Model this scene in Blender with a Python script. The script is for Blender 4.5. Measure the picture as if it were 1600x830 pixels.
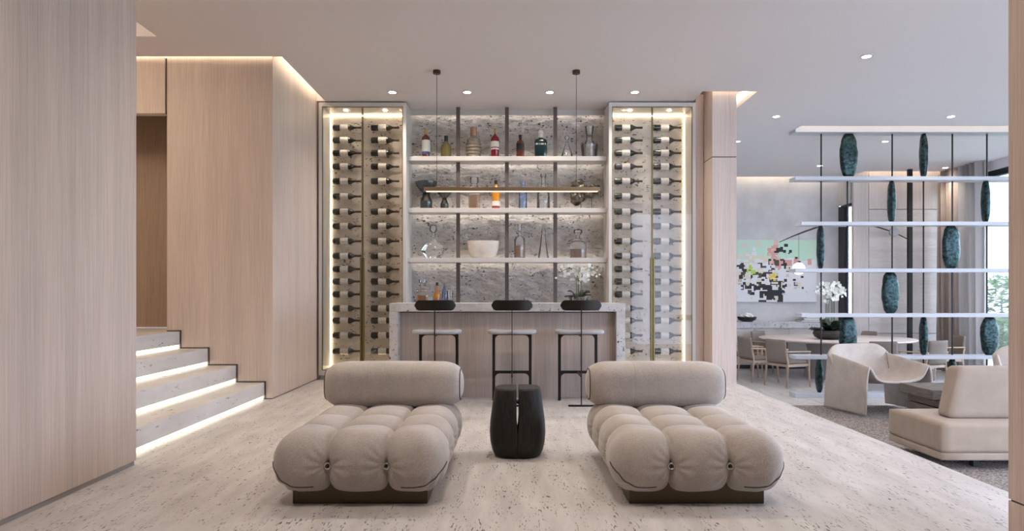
import bpy, bmesh, math, random
from math import pi, sin, cos, exp, sqrt
from mathutils import Vector, Matrix, noise as mnoise

for o in list(bpy.data.objects): bpy.data.objects.remove(o)
SC = bpy.context.scene
COL = SC.collection
random.seed(7)

# ------------------------------------------------------------------ camera, world, exposure
F = 1067.0          # focal length in pixels of the 1600 px wide frame
cam_d = bpy.data.cameras.new('camera'); cam = bpy.data.objects.new('camera', cam_d); COL.objects.link(cam)
cam.location = (0, 0, 1.2); cam.rotation_euler = (pi / 2, 0, 0)
cam_d.sensor_width = 36.0; cam_d.lens = F / 1600 * 36; cam_d.shift_y = 44 / 1600; cam_d.clip_end = 200
SC.camera = cam
W = bpy.data.worlds.new('world'); SC.world = W; W.use_nodes = True
W.node_tree.nodes['Background'].inputs[0].default_value = (0.68, 0.77, 1.0, 1)
W.node_tree.nodes['Background'].inputs[1].default_value = 8.5
SC.view_settings.view_transform = 'Standard'; SC.view_settings.look = 'None'
SC.view_settings.gamma = 1.0; SC.view_settings.use_curve_mapping = False
SC.view_settings.exposure = 0.12
SPOT_W = 110.0
WARM = (1.0, 0.88, 0.76)
LEDC = (1.0, 0.84, 0.62)

# ------------------------------------------------------------------ helpers
def px(x, Y): return (x - 800.0) * Y / F
def pz(y, Y): return 1.2 + (459.0 - y) * Y / F
CEIL = 3.88
LOW = -0.50         # level of the sunken living and dining floor

class MB:
    def __init__(s): s.v = []; s.f = []
    def box(s, x0, x1, y0, y1, z0, z1):
        n = len(s.v)
        s.v += [(x0,y0,z0),(x1,y0,z0),(x1,y1,z0),(x0,y1,z0),(x0,y0,z1),(x1,y0,z1),(x1,y1,z1),(x0,y1,z1)]
        s.f += [tuple(n+i for i in q) for q in ((3,2,1,0),(4,5,6,7),(0,1,5,4),(1,2,6,5),(2,3,7,6),(3,0,4,7))]
        return s
    def bar(s, a, b, w, h):
        a = Vector(a); b = Vector(b); d = (b-a).normalized()
        up = Vector((0,0,1)) if abs(d.z) < .95 else Vector((0,1,0))
        r = d.cross(up).normalized(); u = r.cross(d)
        n = len(s.v)
        for p in (a, b):
            for i, j in ((-1,-1),(1,-1),(1,1),(-1,1)): s.v.append(tuple(p + r*i*w/2 + u*j*h/2))
        s.f += [tuple(n+i for i in q) for q in ((3,2,1,0),(4,5,6,7),(0,1,5,4),(1,2,6,5),(2,3,7,6),(3,0,4,7))]
        return s
    def quad(s, a, b, c, d):
        n = len(s.v); s.v += [a, b, c, d]; s.f.append((n, n+1, n+2, n+3)); return s
    def lathe(s, prof, seg=20, c=(0,0,0), sx=1, sy=1, axis='z', sq=0):
        """prof = [(r, z)]; sq > 0 squares the plan"""
        n0 = len(s.v)
        for r, z in prof:
            for k in range(seg):
                a = 2*pi*k/seg
                ca, sa = cos(a), sin(a)
                if sq:
                    m = (abs(ca)**sq + abs(sa)**sq) ** (1/sq); ca /= m; sa /= m
                x, y, w = r*ca*sx, r*sa*sy, z
                if axis == 'x': x, y, w = z, r*ca, r*sa
                if axis == 'y': x, y, w = r*ca, z, -r*sa
                s.v.append((c[0]+x, c[1]+y, c[2]+w))
        m = len(prof)
        for i in range(m-1):
            for k in range(seg):
                a = n0+i*seg+k; b = n0+i*seg+(k+1) % seg
                s.f.append((a, b, b+seg, a+seg))
        if prof[0][0] > 1e-6: s.f.append(tuple(n0+k for k in reversed(range(seg))))
        if prof[-1][0] > 1e-6: s.f.append(tuple(n0+(m-1)*seg+k for k in range(seg)))
        return s
    def cyl(s, x, y, z0, z1, r, seg=16): return s.lathe([(r, z0), (r, z1)], seg, (x, y, 0))
    def ball(s, c, r, seg=14, sz=1.0):
        return s.lathe([(max(1e-7, r*sin(pi*i/10)), -r*sz*cos(pi*i/10)) for i in range(11)], seg, c)
    def tube(s, pts, r, seg=8, closed=False):
        pts = [Vector(p) for p in pts]; n0 = len(s.v); m = len(pts)
        rs = r if isinstance(r, (list, tuple)) else [r]*m
        up = None
        for i, p in enumerate(pts):
            if closed: d = pts[(i+1) % m] - pts[i-1]
            else: d = pts[min(i+1, m-1)] - pts[max(i-1, 0)]
            d.normalize()
            if up is None: up = d.orthogonal().normalized()
            else: up = (up - d*up.dot(d)).normalized()
            q = d.cross(up)
            for k in range(seg):
                a = 2*pi*k/seg; s.v.append(tuple(p + (up*cos(a) + q*sin(a))*rs[i]))
        for i in range(m if closed else m-1):
            j = (i+1) % m
            for k in range(seg):
                k2 = (k+1) % seg
                s.f.append((n0+i*seg+k, n0+i*seg+k2, n0+j*seg+k2, n0+j*seg+k))
        if not closed:
            s.f.append(tuple(n0+k for k in reversed(range(seg)))); s.f.append(tuple(n0+(m-1)*seg+k for k in range(seg)))
        return s
    def prism(s, poly, y0, y1):
        """polygon in x, z extruded along y"""
        n = len(s.v); m = len(poly)
        s.v += [(x, y0, z) for x, z in poly] + [(x, y1, z) for x, z in poly]
        s.f.append(tuple(n+i for i in range(m))); s.f.append(tuple(n+m+i for i in reversed(range(m))))
        for i in range(m):
            j = (i+1) % m; s.f.append((n+i, n+m+i, n+m+j, n+j))
        return s
    def build(s, name, mat, parent=None, smooth=False, bevel=0, seg=2, kind=None):
        me = bpy.data.meshes.new(name); me.from_pydata(s.v, [], s.f)
        bm = bmesh.new(); bm.from_mesh(me); bmesh.ops.remove_doubles(bm, verts=bm.verts, dist=1e-6)
        bmesh.ops.recalc_face_normals(bm, faces=bm.faces); bm.to_mesh(me); bm.free()
        return mkobj(name, me, mat, parent, smooth, bevel, seg, kind)

def mkobj(name, me, mat, parent=None, smooth=False, bevel=0, seg=2, kind=None):
    if mat is not None and not me.materials: me.materials.append(M[mat])
    o = bpy.data.objects.new(name, me); COL.objects.link(o)
    if parent is not None: o.parent = parent
    if smooth:
        for p in me.polygons: p.use_smooth = True
        if smooth == 'auto': me.set_sharp_from_angle(angle=math.radians(38))
    if bevel:
        b = o.modifiers.new('bevel', 'BEVEL'); b.width = bevel; b.segments = seg; b.limit_method = 'ANGLE'
    if kind: o['kind'] = kind
    return o

def tag(o, label, cat, group=None):
    o['label'] = label; o['category'] = cat
    if group: o['group'] = group
    return o
def thing(name, label, cat, loc=(0,0,0), rz=0, group=None):
    o = bpy.data.objects.new(name, None); COL.objects.link(o); o.location = loc; o.rotation_euler = (0,0,rz)
    o.empty_display_size = .05
    return tag(o, label, cat, group)
def dup(root, label, loc=None, rz=None):
    def cp(o, par):
        c = o.copy(); COL.objects.link(c); c.parent = par
        for ch in [x for x in KIDS(o)]: cp(ch, c)
        return c
    r = cp(root, None); r['label'] = label
    if loc is not None: r.location = loc
    if rz is not None: r.rotation_euler = (0,0,rz)
    return r
def KIDS(o): return [x for x in list(bpy.data.objects) if x.parent == o]
def struct(o): o['kind'] = 'structure'; return o

def rbox(Wd, L, H, r, n, disp=None, c=(0,0,0)):
    """rounded box as MB, optional disp(pos, normal) -> offset along normal"""
    s = MB(); half = (Wd/2, L/2, H/2); nn = n if isinstance(n, tuple) else (n, n, n)
    for ax in range(3):
        a1, a2 = (ax+1) % 3, (ax+2) % 3
        for sg in (-1, 1):
            n0 = len(s.v)
            for i in range(nn[a1]+1):
                for j in range(nn[a2]+1):
                    p = [0,0,0]; p[ax] = sg*half[ax]
                    p[a1] = (2*i/nn[a1]-1)*half[a1]; p[a2] = (2*j/nn[a2]-1)*half[a2]
                    q = [max(-(half[k]-r), min(half[k]-r, p[k])) for k in range(3)]
                    d = Vector([p[k]-q[k] for k in range(3)])
                    d.normalize()
                    pos = Vector(q) + d*r
                    if disp: pos = pos + d*disp(pos, d)
                    s.v.append((pos.x+c[0], pos.y+c[1], pos.z+c[2]))
            for i in range(nn[a1]):
                for j in range(nn[a2]):
                    a = n0+i*(nn[a2]+1)+j; b = a+nn[a2]+1
                    s.f.append((a, b, b+1, a+1) if sg > 0 else (a, a+1, b+1, b))
    return s

# ------------------------------------------------------------------ materials
M = {}
def new_mat(name):
    m = bpy.data.materials.new(name); m.use_nodes = True; M[name] = m
    nt = m.node_tree; return m, nt, nt.nodes, nt.links, nt.nodes['Principled BSDF']
def plain(name, col, rough=.5, metal=0.0, spec=.5, noise=0.0, nscale=30, bump=0.0, coat=0):
    m, nt, N, L, b = new_mat(name)
    b.inputs['Base Color'].default_value = (*col, 1); b.inputs['Roughness'].default_value = rough
    b.inputs['Metallic'].default_value = metal; b.inputs['Specular IOR Level'].default_value = spec
    b.inputs['Coat Weight'].default_value = coat
    if noise or bump:
        tc = N.new('ShaderNodeTexCoord'); nz = N.new('ShaderNodeTexNoise'); nz.inputs['Scale'].default_value = nscale
        nz.inputs['Detail'].default_value = 4
        L.new(tc.outputs['Object'], nz.inputs['Vector'])
        if noise:
            r = N.new('ShaderNodeValToRGB')
            r.color_ramp.elements[0].position = .3; r.color_ramp.elements[1].position = .7
            r.color_ramp.elements[0].color = (*[c*(1-noise) for c in col], 1)
            r.color_ramp.elements[1].color = (*[min(1, c*(1+noise)) for c in col], 1)
            L.new(nz.outputs['Fac'], r.inputs['Fac']); L.new(r.outputs['Color'], b.inputs['Base Color'])
        if bump:
            bp = N.new('ShaderNodeBump'); bp.inputs['Strength'].default_value = bump; bp.inputs['Distance'].default_value = .01
            L.new(nz.outputs['Fac'], bp.inputs['Height']); L.new(bp.outputs['Normal'], b.inputs['Normal'])
    return m
def emit(name, col, strength):
    m, nt, N, L, b = new_mat(name)
    b.inputs['Base Color'].default_value = (0,0,0,1)
    b.inputs['Emission Color'].default_value = (*col, 1); b.inputs['Emission Strength'].default_value = strength
def wood(name, c0, c1, sc=(70, 70, 1.1), rough=.5, spec=.3):
    m, nt, N, L, b = new_mat(name)
    tc = N.new('ShaderNodeTexCoord'); mp = N.new('ShaderNodeMapping'); mp.inputs['Scale'].default_value = sc
    nz = N.new('ShaderNodeTexNoise'); nz.inputs['Scale'].default_value = 1.6; nz.inputs['Detail'].default_value = 6; nz.inputs['Roughness'].default_value = .7
    r = N.new('ShaderNodeValToRGB'); e = r.color_ramp.elements
    e[0].position = .33; e[0].color = (*c0, 1); e[1].position = .66; e[1].color = (*c1, 1)
    mp2 = N.new('ShaderNodeMapping'); mp2.inputs['Scale'].default_value = (sc[0]/14, sc[1]/14, sc[2]/8)
    n2 = N.new('ShaderNodeTexNoise'); n2.inputs['Scale'].default_value = 1.0; n2.inputs['Detail'].default_value = 2
    mx = N.new('ShaderNodeMix'); mx.data_type = 'RGBA'; mx.blend_type = 'MULTIPLY'; mx.inputs[0].default_value = .35
    L.new(tc.outputs['Object'], mp.inputs['Vector']); L.new(mp.outputs['Vector'], nz.inputs['Vector']); L.new(nz.outputs['Fac'], r.inputs['Fac'])
    L.new(tc.outputs['Object'], mp2.inputs['Vector']); L.new(mp2.outputs['Vector'], n2.inputs['Vector'])
    L.new(r.outputs['Color'], mx.inputs[6]); L.new(n2.outputs['Fac'], mx.inputs[7])
    gn = N.new('ShaderNodeMix'); gn.data_type = 'RGBA'; gn.blend_type = 'MULTIPLY'; gn.inputs[0].default_value = 1
    gn.inputs[7].default_value = (1.18, 1.18, 1.18, 1); L.new(mx.outputs[2], gn.inputs[6])
    L.new(gn.outputs[2], b.inputs['Base Color']); b.inputs['Roughness'].default_value = rough; b.inputs['Specular IOR Level'].default_value = spec
    bp = N.new('ShaderNodeBump'); bp.inputs['Strength'].default_value = .12; bp.inputs['Distance'].default_value = .004
    L.new(nz.outputs['Fac'], bp.inputs['Height']); L.new(bp.outputs['Normal'], b.inputs['Normal'])
def stone(name, c0, c1, cv, scale, vscale, thr=.66, mthr=.45, rough=.45, bump=.4, tone=2.0, rbump=0, spec=.4):
    """travertine: tone bands, clustered dark voids; scale stretches the voids"""
    m, nt, N, L, b = new_mat(name)
    tc = N.new('ShaderNodeTexCoord'); mp = N.new('ShaderNodeMapping'); mp.inputs['Scale'].default_value = scale
    L.new(tc.outputs['Object'], mp.inputs['Vector'])
    def nz(sc, det=3, rg=.55):
        n = N.new('ShaderNodeTexNoise'); n.inputs['Scale'].default_value = sc; n.inputs['Detail'].default_value = det
        n.inputs['Roughness'].default_value = rg; L.new(mp.outputs['Vector'], n.inputs['Vector']); return n
    t = nz(tone, 5, .6); v = nz(vscale, 2, .5); k = nz(vscale*.17, 3, .6)
    r = N.new('ShaderNodeValToRGB'); e = r.color_ramp.elements; e[0].position = .32; e[1].position = .68
    e[0].color = (*c0, 1); e[1].color = (*c1, 1); L.new(t.outputs['Fac'], r.inputs['Fac'])
    def step(n, a, w):
        q = N.new('ShaderNodeMapRange'); q.inputs['From Min'].default_value = a; q.inputs['From Max'].default_value = a+w
        L.new(n.outputs['Fac'], q.inputs['Value']); return q
    q1 = step(v, thr, .035); q2 = step(k, mthr, .12)
    mu = N.new('ShaderNodeMath'); mu.operation = 'MULTIPLY'; L.new(q1.outputs[0], mu.inputs[0]); L.new(q2.outputs[0], mu.inputs[1])
    mx = N.new('ShaderNodeMix'); mx.data_type = 'RGBA'; mx.inputs[7].default_value = (*cv, 1)
    L.new(mu.outputs[0], mx.inputs[0]); L.new(r.outputs['Color'], mx.inputs[6]); L.new(mx.outputs[2], b.inputs['Base Color'])
    b.inputs['Roughness'].default_value = rough; b.inputs['Specular IOR Level'].default_value = spec
    inv = N.new('ShaderNodeMath'); inv.operation = 'MULTIPLY'; inv.inputs[1].default_value = -1; L.new(mu.outputs[0], inv.inputs[0])
    h = inv
    if rbump:
        rn = nz(vscale*.6, 6, .65); ad = N.new('ShaderNodeMath'); ad.operation = 'MULTIPLY_ADD'
        L.new(rn.outputs['Fac'], ad.inputs[0]); ad.inputs[1].default_value = rbump; L.new(inv.outputs[0], ad.inputs[2]); h = ad
    bp = N.new('ShaderNodeBump'); bp.inputs['Strength'].default_value = bump; bp.inputs['Distance'].default_value = .012
    L.new(h.outputs[0], bp.inputs['Height']); L.new(bp.outputs['Normal'], b.inputs['Normal'])
def glass(name, tint=(1,1,1), refl=1.0, rough=0.0, haze=0.0, hcol=(.9,.9,.9)):
    m, nt, N, L, b = new_mat(name); N.remove(b)
    out = N['Material Output']; tr = N.new('ShaderNodeBsdfTransparent'); tr.inputs[0].default_value = (*tint, 1)
    gl = N.new('ShaderNodeBsdfGlossy'); gl.inputs['Roughness'].default_value = rough
    lw = N.new('ShaderNodeFresnel'); lw.inputs['IOR'].default_value = 1.45
    mu = N.new('ShaderNodeMath'); mu.operation = 'MULTIPLY'; mu.inputs[1].default_value = refl; mu.use_clamp = True
    mx = N.new('ShaderNodeMixShader'); L.new(lw.outputs[0], mu.inputs[0]); L.new(mu.outputs[0], mx.inputs[0])
    src = tr
    if haze:
        df = N.new('ShaderNodeBsdfDiffuse'); df.inputs[0].default_value = (*hcol, 1)
        m2 = N.new('ShaderNodeMixShader'); m2.inputs[0].default_value = haze
        L.new(tr.outputs[0], m2.inputs[1]); L.new(df.outputs[0], m2.inputs[2]); src = m2
    L.new(src.outputs[0], mx.inputs[1]); L.new(gl.outputs[0], mx.inputs[2]); L.new(mx.outputs[0], out.inputs['Surface'])
def fabric(name, col, scale=260, var=.10, bump=.25, sheen=.25, wr=0):
    m, nt, N, L, b = new_mat(name)
    tc = N.new('ShaderNodeTexCoord')
    def nz(sc, d):
        n = N.new('ShaderNodeTexNoise'); n.inputs['Scale'].default_value = sc; n.inputs['Detail'].default_value = d
        L.new(tc.outputs['Object'], n.inputs['Vector']); return n
    a = nz(scale, 2); c = nz(6, 4)
    ad = N.new('ShaderNodeMath'); ad.operation = 'ADD'; L.new(a.outputs['Fac'], ad.inputs[0]); L.new(c.outputs['Fac'], ad.inputs[1])
    r = N.new('ShaderNodeValToRGB'); e = r.color_ramp.elements; e[0].position = .35; e[1].position = .65
    hf = N.new('ShaderNodeMath'); hf.operation = 'MULTIPLY'; hf.inputs[1].default_value = .5; L.new(ad.outputs[0], hf.inputs[0])
    e[0].color = (*[x*(1-var) for x in col], 1); e[1].color = (*[min(1, x*(1+var)) for x in col], 1)
    L.new(hf.outputs[0], r.inputs['Fac']); L.new(r.outputs['Color'], b.inputs['Base Color'])
    b.inputs['Roughness'].default_value = .9; b.inputs['Specular IOR Level'].default_value = .15
    b.inputs['Sheen Weight'].default_value = sheen; b.inputs['Sheen Roughness'].default_value = .5
    h = a.outputs['Fac']
    bp = N.new('ShaderNodeBump'); bp.inputs['Strength'].default_value = bump; bp.inputs['Distance'].default_value = .003
    L.new(h, bp.inputs['Height'])
    if wr:
        w = nz(14, 3); b2 = N.new('ShaderNodeBump'); b2.inputs['Strength'].default_value = wr; b2.inputs['Distance'].default_value = .02
        L.new(w.outputs['Fac'], b2.inputs['Height']); L.new(b2.outputs['Normal'], bp.inputs['Normal'])
    L.new(bp.outputs['Normal'], b.inputs['Normal'])

wood('oak', (.52, .415, .355), (.68, .565, .495))
wood('oak_pale', (.52, .45, .405), (.66, .59, .55))
wood('oak_far', (.52, .46, .42), (.66, .60, .56), (4, 4, 60))
wood('oak_bar', (.37, .30, .26), (.49, .405, .355))
wood('oak_dark_shaded', (.30, .215, .16), (.42, .31, .235))  # dark reveal oak; on the landing wall the brown stands for dimmer light
wood('black_oak', (.008, .007, .006), (.030, .026, .023), (45, 45, 2), .55)
wood('grey_wood', (.09, .075, .062), (.20, .17, .145), (5, 5, 60), .6)
wood('chair_oak', (.42, .31, .23), (.56, .43, .33), (60, 60, 3))
stone('floor_travertine', (.47, .435, .415), (.63, .595, .575), (.11, .09, .08), (8.5, 1.6, 8.5), 12.0, .585, .47, .42, .25, .9)
stone('step_travertine', (.58, .54, .51), (.70, .66, .63), (.20, .17, .15), (4, 1.2, 5), 9.0, .64, .50, .45, .25, 1.2)
stone('split_travertine', (.42, .395, .375), (.57, .54, .515), (.05, .042, .037), (1.6, 1.6, 2.4), 19.0, .605, .45, .7, 1.0, 5.0, rbump=1.4)
stone('cabinet_travertine', (.56, .50, .43), (.70, .635, .56), (.12, .09, .07), (1.6, 1.6, 2.2), 17.0, .61, .45, .6, .6, 2.5, rbump=.5)
stone('bar_travertine', (.43, .41, .41), (.60, .575, .57), (.06, .05, .048), (1.3, 1.3, 1.3), 24.0, .605, .45, .4, .5, 7.0)
stone('plaster_stone', (.52, .505, .50), (.64, .625, .62), (.45, .44, .43), (1, 1, 1), 3.0, .7, .5, .6, .1, 2.0)
plain('ceiling_paint', (.74, .70, .705), .75, spec=.2)
plain('white_lacquer', (.58, .555, .54), .35)
plain('frame_paint', (.60, .575, .55), .4)
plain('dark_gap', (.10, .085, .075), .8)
plain('base_grey', (.36, .34, .33), .6)
plain('bronze', (.10, .078, .05), .42, .85)
plain('dark_bronze', (.016, .012, .008), .45, .5)
plain('brass', (.58, .43, .26), .32, .9)
plain('handle_brass', (.17, .135, .055), .4, .8)
plain('post_bronze', (.14, .115, .105), .45, .4)
plain('chrome', (.55, .53, .5), .25, 1)
plain('divider_white', (.52, .53, .57), .4)
plain('seat_grey', (.36, .37, .40), .4)
plain('black_metal', (.012, .012, .013), .45, .3)
plain('rug', (.27, .24, .225), .95, noise=.75, nscale=55, bump=1.0, spec=.05)
plain('patina', (.026, .050, .052), .33, .7, noise=.9, nscale=22, bump=1.0)
plain('wine_glass', (.012, .014, .012), .22, 0, .6)
plain('wine_label', (.66, .62, .58), .7, noise=.22, nscale=70)
plain('capsule', (.045, .014, .014), .45)
plain('label_white', (.72, .69, .64), .7, noise=.1, nscale=90)
plain('label_blue', (.06, .07, .20), .6)
plain('label_red', (.28, .03, .03), .6)
plain('gold', (.45, .31, .12), .35, .7)
plain('cap_black', (.01, .01, .01), .5)
plain('amber', (.62, .25, .02), .15, 0, .6)
plain('amber_dark', (.26, .10, .05), .15, 0, .6)
plain('amber_rose', (.38, .19, .11), .15, 0, .6)
plain('whisky_red', (.14, .028, .018), .15, 0, .6)
plain('olive', (.17, .13, .035), .2, 0, .6)
plain('red_glass', (.22, .006, .018), .15, 0, .6)
plain('teal_glass', (.006, .028, .033), .12, 0, .6)
plain('smoke_glass', (.035, .042, .048), .12, 0, .7)
plain('blue_liquid', (.20, .26, .42), .15, 0, .6)
plain('marble_bowl', (.70, .64, .57), .4, noise=.08, nscale=8)
plain('bronze_lump', (.14, .12, .095), .28, .9, noise=.5, nscale=14, bump=.6)
plain('leaf_dark', (.010, .022, .011), .35)
plain('stem_green', (.10, .13, .06), .5)
plain('petal', (.80, .80, .74), .6)
plain('dark_bowl', (.028, .022, .019), .55, noise=.3, nscale=20)
plain('linen_frame', (.62, .58, .53), .7)
plain('book_black', (.015, .015, .016), .6)
plain('book_white', (.62, .60, .58), .7)
plain('table_top', (.66, .57, .52), .35, noise=.05, nscale=5)
plain('window_frame', (.020, .022, .026), .45)
plain('bounce_pale', (.62, .60, .58), .7, noise=.06, nscale=4)  # pale tone for the added ground that bounces light indoors
plain('grass', (.10, .16, .05), .9, noise=.4, nscale=20)
plain('hedge_leaf', (.07, .14, .035), .6, noise=.5, nscale=3)
plain('bark', (.10, .07, .05), .8)
fabric('bolster_velvet', (.44, .39, .355), 110, .15, .3, .35, .12)
fabric('sofa_linen', (.36, .285, .225), 220, .10, .3, .15)
fabric('cushion_linen', (.33, .265, .215), 220, .10, .3, .15)
fabric('boucle', (.47, .41, .36), 120, .16, .4, .15)
fabric('chair_leather', (.24, .195, .165), 90, .06, .1, 0)
fabric('curtain_taupe', (.47, .39, .34), 180, .10, .2, .1)
fabric('piping', (.10, .09, .085), 200, .05, .1, 0)
emit('led', LEDC, 9.0); emit('led_slot', LEDC, 5.5); emit('led_step', (1.0, .90, .70), 3.0); emit('led_cabinet', (1.0, .82, .55), 12.0); emit('led_shelf', (1.0, .90, .80), 9.0); emit('led_coffer', LEDC, 30.0)
emit('lens_glow', (1.0, .93, .84), 40.0); emit('pendant_glow', (1.0, .86, .66), 1.2); emit('globe_glow', (1.0, .95, .88), 2.2)
glass('clear_glass', (.99, .99, .985), .45)
glass('window_glass', (.94, .97, .97), .6)
glass('crystal', (.94, .95, .95), 1.0, .03, .09, (.95, .93, .91))
glass('smoked_clear', (.55, .50, .42), 1.3, .05, .35, (.55, .48, .38))
glass('blue_glass', (.55, .65, .85), 1.3, .02, .15, (.5, .6, .8))
def sheer():
    m, nt, N, L, b = new_mat('curtain_sheer'); N.remove(b); out = N['Material Output']
    d = N.new('ShaderNodeBsdfDiffuse'); d.inputs[0].default_value = (.66, .62, .60, 1)
    t = N.new('ShaderNodeBsdfTranslucent'); t.inputs[0].default_value = (.66, .63, .62, 1)
    x = N.new('ShaderNodeBsdfTransparent'); mx = N.new('ShaderNodeMixShader'); mx.inputs[0].default_value = .22
    L.new(d.outputs[0], mx.inputs[1]); L.new(t.outputs[0], mx.inputs[2])
    m2 = N.new('ShaderNodeMixShader'); m2.inputs[0].default_value = .06; L.new(mx.outputs[0], m2.inputs[1]); L.new(x.outputs[0], m2.inputs[2])
    L.new(m2.outputs[0], out.inputs['Surface'])
sheer()

# ------------------------------------------------------------------ the setting
YF = 7.76                                       # front of the timber block beside the stairs
struct(MB().box(-8, 3.0, -4, 10.3, -.9, 0).build('floor', 'floor_travertine'))
struct(MB().box(3.0, 10.2, -4, 16.2, -.9, LOW).build('floor_sunken', 'floor_travertine'))
struct(MB().box(14.2, 60, -40, 60, -.95, -.62).build('ground_lawn', 'grass'))
struct(MB().box(10.2, 14.2, -20, 40, -.95, -.60).build('ground_bounce', 'bounce_pale'))  # pale ground added outside to bounce daylight up to the ceiling

SL = [(-4.6, -2.60, YF-.045, YF+.01, .25), (-2.73, -2.60, YF+.01, 9.5, .25), (-6.2, -3.70, 5.0, 7.11, .30),
      (2.525, 3.25, 9.05, 10.3, .30), (4.62, 9.0, 10.90, 11.40, .22), (7.72, 9.55, 14.95, 15.21, .25), (3.3, 7.55, 15.65, 15.91, .25)]
def ceiling():
    X0, X1, Y0, Y1 = -8, 9.85, -4, 16.2
    xs = sorted({X0, X1, *[s[0] for s in SL], *[s[1] for s in SL]}); ys = sorted({Y0, Y1, *[s[2] for s in SL], *[s[3] for s in SL]})
    m = MB()
    for a, b in zip(xs, xs[1:]):
        for c, d in zip(ys, ys[1:]):
            cx, cy = (a+b)/2, (c+d)/2
            if any(s[0] < cx < s[1] and s[2] < cy < s[3] for s in SL): continue
            m.box(a, b, c, d, CEIL, CEIL+.06)
    for (a, b, c, d, h) in SL:
        t = CEIL+h
        m.box(a-.05, b+.05, c-.05, d+.05, t, t+.05)
        e = .005
        m.box(a-.03-e, a-e, c, d, CEIL+.03, t).box(b+e, b+.03+e, c, d, CEIL+.03, t).box(a, b, c-.03-e, c-e, CEIL+.03, t).box(a, b, d+e, d+.03+e, CEIL+.03, t)
    me = m.build('ceiling', 'ceiling_paint'); struct(me)
    return me
CE = ceiling()
for k, (bx) in enumerate([(-4.55, -2.64, YF-.043, YF-.036, CEIL+.03, CEIL+.07), (-2.612, -2.604, YF+.02, 9.46, CEIL+.10, CEIL+.16),
                          (-6.1, -5.9, 5.2, 6.9, CEIL+.26, CEIL+.29), (-5.6, -3.8, 5.1, 5.2, CEIL+.26, CEIL+.29),
                          (2.56, 3.22, 9.06, 9.075, CEIL+.10, CEIL+.16), (3.225, 3.24, 9.1, 10.2, CEIL+.10, CEIL+.16),
                          (4.7, 8.95, 10.905, 10.92, CEIL+.10, CEIL+.15), (4.625, 4.64, 10.95, 11.35, CEIL+.10, CEIL+.15),
                          (7.8, 9.5, 14.955, 14.97, CEIL+.10, CEIL+.15), (3.4, 7.5, 15.655, 15.67, CEIL+.10, CEIL+.15)]):
    MB().box(*bx).build('light_strip', 'led_slot' if k in (6, 7) else 'led_coffer' if k in (2, 3) else 'led', CE)

struct(MB().box(-8, 2.75, -4.2, -4, 0, 4.0).build('wall_light_block', 'ceiling_paint'))  # added behind the camera to keep daylight out of the main hall
# near timber wall on the stair side
wl = struct(MB().box(-2.88, -2.63, -4, 4.78, .035, 4.0).build('wall_left', 'oak'))
struct(MB().box(-2.87, -2.642, -4, 4.775, 0, .035).build('baseboard_left', 'base_grey'))
# timber block right of the stairs
wb = struct(MB().box(-3.92, -2.72, YF, 9.58, .012, 4.13).build('wall_stairs', 'oak'))
struct(MB().box(-3.91, -2.73, YF+.01, 9.58, 0, .012).build('baseboard_stairs', 'dark_gap'))
hd = struct(MB().box(-7, -3.945, YF, YF+.12, 3.25, 4.13).build('wall_header', 'oak'))
struct(MB().box(-3.945, -3.92, YF+.02, YF+.1, 3.25, 4.13).build('trim_1', 'dark_gap'))
struct(MB().box(-7, -3.92, 8.65, 8.75, .77, 4.0).build('wall_landing', 'oak_dark_shaded'))  # browner than the other oak, the dim light put into its colour
struct(MB().box(-7.1, -7, 4.6, 8.75, 0, 4.0).build('wall_landing_unseen', 'oak'))  # unseen end wall, added so daylight does not leak onto the landing
struct(MB().box(-7, -2.885, 4.5, 4.78, 0, 4.0).build('wall_stair_unseen', 'oak'))  # unseen wall added to stop daylight leaking into the stairs
# core wall behind the bar, stone lining between the cabinets, end strips
struct(MB().box(-3.92, 2.67, 10.10, 10.3, 0, 4.15).build('wall_back', 'frame_paint'))
struct(MB().box(-2.72, -2.692, 9.54, 10.1, 0, 3.88).build('trim_2', 'oak_dark_shaded'))
struct(MB().box(2.562, 2.67, 9.52, 10.1, 0, 3.98).build('trim_3', 'oak'))
def split_face():
    m = MB(); x0, x1, z0, z1 = -1.47, 1.345, 0.0, 3.88; nx, nz = 280, 380
    for j in range(nz+1):
        for i in range(nx+1):
            x = x0+(x1-x0)*i/nx; z = z0+(z1-z0)*j/nz
            d = mnoise.fractal(Vector((x*1.9+3, 0.3, z*3.4)), .9, 2.1, 6)*.022 + mnoise.fractal(Vector((x*6+9, 2.3, z*13)), .8, 2.0, 5)*.017
            e = min(x-x0, x1-x, .06)/.06
            m.v.append((x, 10.045 - max(-.03, min(.05, d*e)), z))
    for j in range(nz):
        for i in range(nx):
            a = j*(nx+1)+i; m.f.append((a, a+1, a+nx+2, a+nx+1))
    n = len(m.v); m.v += [(x0, 10.1, z0), (x1, 10.1, z0), (x1, 10.1, z1), (x0, 10.1, z1)]; m.f.append((n+3, n+2, n+1, n))
    return struct(m.build('wall_niche', 'split_travertine', smooth=True))
split_face()
# timber pillar with its seam
pl = struct(MB().box(2.675, 3.0, 9.12, 10.3, 0, 3.02).build('wall_pillar', 'oak'))
MB().box(2.68, 2.995, 9.125, 10.3, 3.02, 3.034).build('seam', 'dark_gap', pl)
MB().box(2.675, 3.0, 9.12, 10.3, 3.034, 4.15).build('panel', 'oak', pl)
struct(MB().box(2.8, 3.0, 10.3, 15.9, LOW, 4.1).build('wall_dining_side', 'plaster_stone'))
# near timber wall on the living room side
wr = struct(MB().box(2.45, 2.75, -4, 3.37, .19, 4.0).build('wall_right', 'oak'))
MB().box(2.458, 2.74, -4, 3.362, .18, .19).build('seam', 'dark_gap', wr)
struct(MB().box(2.45, 2.75, -4, 3.37, 0, .18).build('baseboard_right', 'oak'))
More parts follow.
